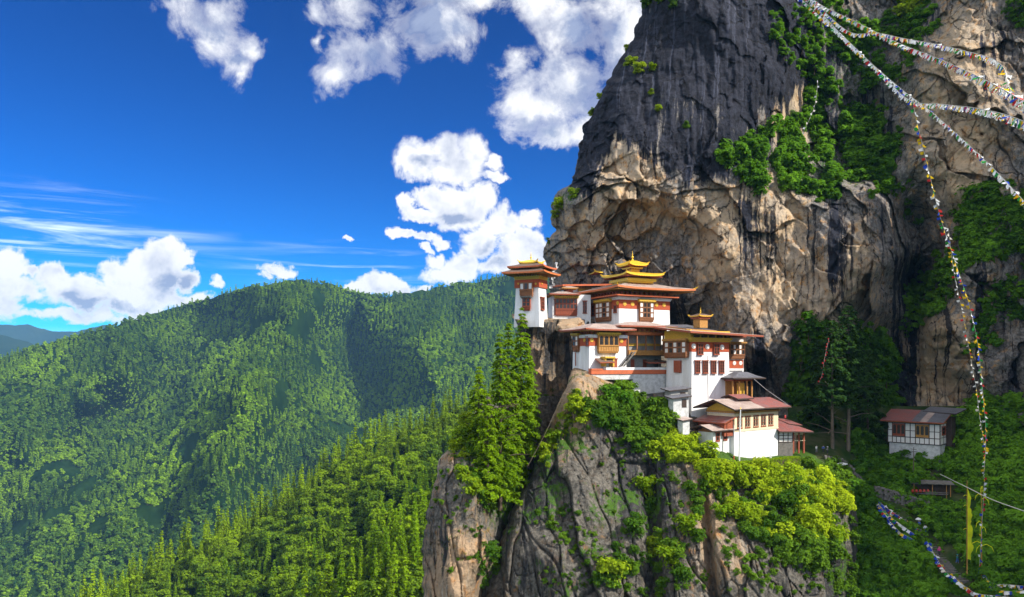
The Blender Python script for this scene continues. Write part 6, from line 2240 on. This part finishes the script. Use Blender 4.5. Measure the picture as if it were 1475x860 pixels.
def pole(name, label, cat, px, py, top, D, r0, mat, lean=0.0):
    p = W(px, py, D)
    h = (py - top) / F * D
    r = empty(name, p)
    tag(r, label, cat)
    MB().tube([(0, 0, -2.0), (lean * h * .5, 0, h * .5), (lean * h, 0, h)], [r0, r0 * .85, r0 * .5], 8).build('shaft', mat, r)
    return r, h


d1 = pxd(bluff, 1065, 662) - .4
r, h = pole('flag_pole', 'thick white flag pole standing before the lower house', 'flag pole', 1064.5, 662, 590, d1, .20, POLEW, .03)
MB().lathe([(.02, h), (.12, h + .05), (.14, h + .2), (.05, h + .35), (.01, h + .6)], .03 * h, 0, 8).build('finial', GOLD, r)
r, h = pole('flag_pole', 'thin white flag pole with red foot left of the thick one', 'flag pole', 1057, 664, 612, d1 - .3, .09, POLEW, .01)
MB().tube([(0, 0, 0), (0, 0, 1.1)], .13).build('painted_foot', TERRA, r)
r, h = pole('garden_lamp', 'small white tiered lamp on the lawn edge right of the flag poles', 'lamp', 1110, 664, 655, pxd(bluff, 1110, 664), .07, POLEW)
MB().lathe([(.05, h * .4), (.22, h * .45), (.22, h * .6), (.07, h * .66), (.07, h * .78), (.20, h * .82), (.16, h), (.02, h * 1.1)], 0, 0, 8).build('lamp_head', POLEW, r)

r, h = pole('prayer_pole', 'tall pole with a long lime yellow cloth down its length in the gorge', 'prayer pole', 1393, 812, 692, 145.5, .10, WOODO, .0)
V, Q = [], []
n = 30
rr = np.random.default_rng(71)
for i in range(n + 1):
    t = i / n
    z = h * (.06 + .86 * t)
    w = 1.0 * (1 - t) ** .4 * (0.45 + .55 * min(1, (t + .05) * 4)) * (1 + .15 * rr.normal()) + .12
    y = .12 * math.sin(i * .9)
    V += [(0.02, -.12, z), (w * .55, -.12 + y, z - .1), (w, -.05 + 2 * y, z - .25)]
for i in range(n):
    for j in (0, 1):
        Q.append((i * 3 + j, i * 3 + j + 1, i * 3 + j + 4, i * 3 + j + 3))
link('cloth', np_mesh('cloth', V, Q, FLAGY), r)
for k, (zf, sx) in enumerate(((.82, -1), (.70, -1), (.64, 1), (.42, -1), (.40, 1))):
    mb = MB().tube([(0, 0, h * zf), (sx * .4, -.1, h * zf + .1), (sx * .8, -.1, h * zf - .15)], [.04, .05, .02], 5)
    mb.build('streamer', FLAGY, r)

r, h = pole('prayer_pole', 'slim pole hung with drooping lime streamers and flags right of the cloth pole', 'prayer pole', 1414, 818, 700, 144.5, .09, WOODO, .0)
for k in range(12):
    zf = [.97, .93, .88, .84, .55, .52, .50, .48, .30, .27, .25][k % 11]
    sx = (1 if k % 2 else -1) * (.5 + .1 * (k % 5))
    if zf < .4:
        sx *= 1.7
    y = (k % 3 - 1) * .6
    mb = MB().tube([(0, 0, h * zf), (sx * .5, y * .5, h * zf + .35), (sx * 1.0, y, h * zf - .1), (sx * 1.25, y * 1.2, h * zf - 1.0)], [.07, .08, .07, .02], 5)
    mb.build('streamer', FLAGY, r)
flag_string('few coloured flags tied down the slim streamer pole', [(1418, 690, 143.5), (1416, 730, 143.5), (1413, 780, 143.6), (1411, 815, 143.6)], .9, .5, MIXC + [W_], 541, None, cord_r=.03, swing=1.2)

r, h = pole('utility_pole', 'grey utility pole with crossed stays in front of the gorge house base', 'pole', 1316, 703, 644, 176, .13, BARKL)
MB().tube([(-.9, 0, h - 1.2), (.9, 0, h - .9)], .06).tube([(-.7, 0, h - .4), (.7, 0, h - .6)], .05).build('cross_arm', WOODD, r)


def cable(label, ctrl, rad, mat, name='cable'):
    P, L = spline([W(*c) for c in ctrl], 40)
    V, Q = tube_arr(P - P[0], [rad] * len(P), 5)
    o = link(name, np_mesh(name, V, Q, mat))
    o.location = Vector(P[0])
    return tag(o, label, 'cable')


cable('pale cable slanting across the green slope below the shelter to the right edge', [(1354, 683, 150), (1395, 703, 140), (1430, 720, 132), (1480, 738, 122)], .07, ROPE)
cable('thin cable from the porch eave down towards the half timbered annexe', [(1086, 546, 171), (1105, 562, 172), (1125, 576, 173), (1140, 587, 174)], .045, CABLE)
cable('pale cable dropping down the face of the pinnacle below its conifers', [(683, 716, 144), (676, 738, 143), (662, 775, 141.5), (648, 810, 140.5), (636, 840, 140), (628, 870, 139.5)], .045, BARKL)
cable('rope lying along the edge of the pale ridge above the cleft', [(828, 540, 163), (806, 580, 160.5), (785, 625, 157.5), (760, 672, 154)], .035, BARKL, 'rope')
for lab, pts, pal, gap, sz in (
        ('white scarves tied on a cord in the rock crevice behind the watchtower', [(803, 380, 193), (799, 392, 193.5), (797, 403, 194), (796, 413, 194)], [W_], .45, .7),
        ('faint white cord with scarves hanging over the dark bushes on the upper cliff', [(1178, 118, 208), (1174, 150, 207), (1166, 172, 206), (1156, 192, 206)], [W_, P_], 1.3, .5),
        ('red scarf cord hanging in the dark conifers', [(1194, 488, 176), (1188, 515, 176), (1184, 540, 176), (1180, 550, 176)], [R__], .6, .34)):
    flag_string(lab, pts, gap, sz, pal, 560 + len(lab), None, cord_r=.03, swing=1.2)

# clipped hedge at the lip of the lawn
rng = np.random.default_rng(81)
pa, pb = on(bluff, 1066, 674), on(bluff, 1146, 667)
L = (pb - pa).length
r = empty('hedge', pa, math.atan2(pb.y - pa.y, pb.x - pa.x))
tag(r, 'clipped flat topped bright hedge along the lip of the lawn', 'hedge')
n = 5200
c = np.column_stack([rng.uniform(-.4, L + .4, n), rng.uniform(-1.1, 1.1, n), rng.uniform(-1.0, 1.15, n)])
top = rng.uniform(size=n) < .5
c[top, 2] = 1.15 + rng.normal(size=top.sum()) * .05
c[~top, 1] = np.sign(c[~top, 1]) * (1.1 + rng.normal(size=(~top).sum()) * .07)
nr = np.where(top[:, None], UP, np.column_stack([rng.normal(size=n) * .4, np.sign(c[:, 1]), rng.normal(size=n) * .4])) + rng.normal(size=(n, 3)) * .35
V, Q = leaves(c, nr, .17 * rng.uniform(.7, 1.2, n), rng)
link('foliage', np_mesh('foliage', V, Q, L_SHRUB), r)
MB().box(-.3, L + .3, -.95, .95, -1.2, 1.0).build('branches', BARK, r)


# ---------------------------------------------------------------- people
SKIN = paint('skin', (0.42, 0.24, 0.15), 0.6, var=0.1)
HAIRM = paint('dark_hair', (0.03, 0.022, 0.018), 0.7, var=0.1)
CLOTH = {k: paint('cloth_' + k, c, 0.9, var=0.2, scale=4) for k, c in (('white', (.72, .72, .70)), ('blue', (.04, .12, .42)), ('pink', (.70, .05, .30)), ('teal', (.03, .30, .34)), ('red', (.50, .04, .04)), ('dark', (.04, .04, .05)), ('grey', (.25, .25, .27)))}


def skin_obj(name, verts, edges, radii, mat, parent, root=0, sub=1):
    me = bpy.data.meshes.new(name)
    me.from_pydata(verts, edges, [])
    me.materials.append(mat)
    o = link(name, me, parent)
    m = o.modifiers.new('skin', 'SKIN')
    sl = me.skin_vertices[0]
    for i, rd in enumerate(radii):
        sl.data[i].radius = (rd, rd)
        sl.data[i].use_root = (i == root)
    m.use_smooth_shade = True
    s = o.modifiers.new('sub', 'SUBSURF')
    s.levels = s.render_levels = sub
    return o


def person(label, p, rz, top, legs, stride=.18, arm=(0.15, -.1), hat=None, group=None, raise_arm=False):
    r = empty('person', p, rz)
    tag(r, label, 'person', group)
    st = stride
    hipz, sh = .92, 1.40
    ra = [(.20, 0, sh), (.26, arm[0], 1.13), (.25, arm[0] + .16, .92)]
    la = [(-.20, 0, sh), (-.26, arm[1], 1.13), (-.25, arm[1] + .14, .90)]
    if raise_arm:
        ra = [(.20, 0, sh), (.27, -.14, 1.22), (.20, -.26, 1.44)]
    rl = [(.10, 0, hipz - .05), (.11, -st * .6, .50), (.11, -st * .7 + .02, .08), (.11, -st * .7 - .12, .03)]
    ll = [(-.10, 0, hipz - .05), (-.11, st * .4, .50), (-.11, st + .06, .10), (-.11, st - .06, .03)]
    body = [(0, 0, hipz), (0, 0, 1.15), (0, 0, 1.38), (0, -.01, 1.50), (0, -.02, 1.60), (0, -.02, 1.70), (0, -.13, 1.60)]
    V = body + ra + la + rl + ll
    E = [(0, 1), (1, 2), (2, 3), (3, 4), (4, 5), (4, 6), (2, 7), (7, 8), (8, 9), (2, 10), (10, 11), (11, 12), (0, 13), (13, 14), (14, 15), (15, 16), (0, 17), (17, 18), (18, 19), (19, 20)]
    Rr = [.14, .13, .15, .055, .10, .07, .02, .065, .05, .04, .065, .05, .04, .09, .065, .045, .04, .09, .065, .045, .04]
    skin_obj('body', V, E, Rr, SKIN, r)
    tv = [(0, 0, .88), (0, 0, 1.15), (0, 0, 1.40)] + ra[:2] + [tuple(np.array(ra[1]) * .15 + np.array(ra[2]) * .85)] + la[:2] + [tuple(np.array(la[1]) * .15 + np.array(la[2]) * .85)]
    skin_obj('jacket', tv, [(0, 1), (1, 2), (2, 3), (3, 4), (4, 5), (2, 6), (6, 7), (7, 8)], [.175, .16, .17, .085, .07, .06, .085, .07, .06], CLOTH[top], r)
    lv = [(0, 0, .93)] + rl[:3] + ll[:3]
    skin_obj('trousers', lv, [(0, 1), (1, 2), (2, 3), (0, 4), (4, 5), (5, 6)], [.16, .115, .085, .07, .115, .085, .07], CLOTH[legs], r)
    if hat:
        MB().lathe([(.02, 1.80), (.10, 1.79), (.125, 1.70), (.24, 1.685), (.24, 1.67), (.02, 1.67)], 0, -.01, 12).build('hat', CLOTH[hat], r, True)
    else:
        MB().lathe([(.01, 1.785), (.07, 1.77), (.115, 1.71), (.125, 1.64), (.10, 1.57), (.02, 1.56)], 0, .025, 12).build('hair', HAIRM, r, True)
    return r


pp = [person('walker in white top and dark blue trousers climbing the lower stairs', on(gorge, 1333, 770, .35), 2.2, 'white', 'blue'),
      person('walker sheltering beneath a white umbrella on the stairs', on(gorge, 1324, 764, .35), 2.4, 'blue', 'dark', raise_arm=True),
      person('walker in a bright pink jacket halfway down the lower stairs', on(gorge, 1353, 803, .35), -.8, 'pink', 'dark', hat='pink'),
      person('person in teal jacket standing apart from the stairs beside the cloth pole', on(gorge, 1379, 812, .1), .6, 'teal', 'blue', hat='teal'),
      person('visitor in white standing at the annexe porch corner', on(gorge, 1176, 653, .1), .3, 'white', 'grey', 0.05),
      person('visitor in blue beside the one in white near the bare trunks', on(gorge, 1186, 653, .1), -.6, 'blue', 'dark', .1),
      person('visitor with pale hat nearest to the bare trunks', on(gorge, 1192, 655, .1), 1.2, 'grey', 'dark', .05, hat='white'),
      person('person in red standing in the shade of the rock behind the annexe roof', W(1131, 607, 180), .4, 'red', 'red', .05)]
MB().box(-.8, .8, -.6, .6, -4, 0).build('rock_ledge', STONE).location = W(1131, 607, 180)
bpy.data.objects['rock_ledge']['kind'] = 'structure'
p = on(gorge, 1324, 764, .35)
q = p + Vector((math.cos(2.4) * .2 + math.sin(2.4) * .26, math.sin(2.4) * .2 - math.cos(2.4) * .26, 0))
r = empty('umbrella', q)
tag(r, 'white umbrella held above a walker on the stairs', 'umbrella')
mb = MB()
k = 8
prof = [(.02, 2.22), (.25, 2.17), (.48, 2.03), (.62, 1.82)]
mb.lathe(prof + [(.60, 1.80), (.46, 2.0), (.24, 2.13), (.02, 2.18)], 0, 0, 8).build('canopy', CLOTH['white'], r)
MB().tube([(0, 0, 1.35), (0, 0, 2.3)], .02).build('shaft', CABLE, r)
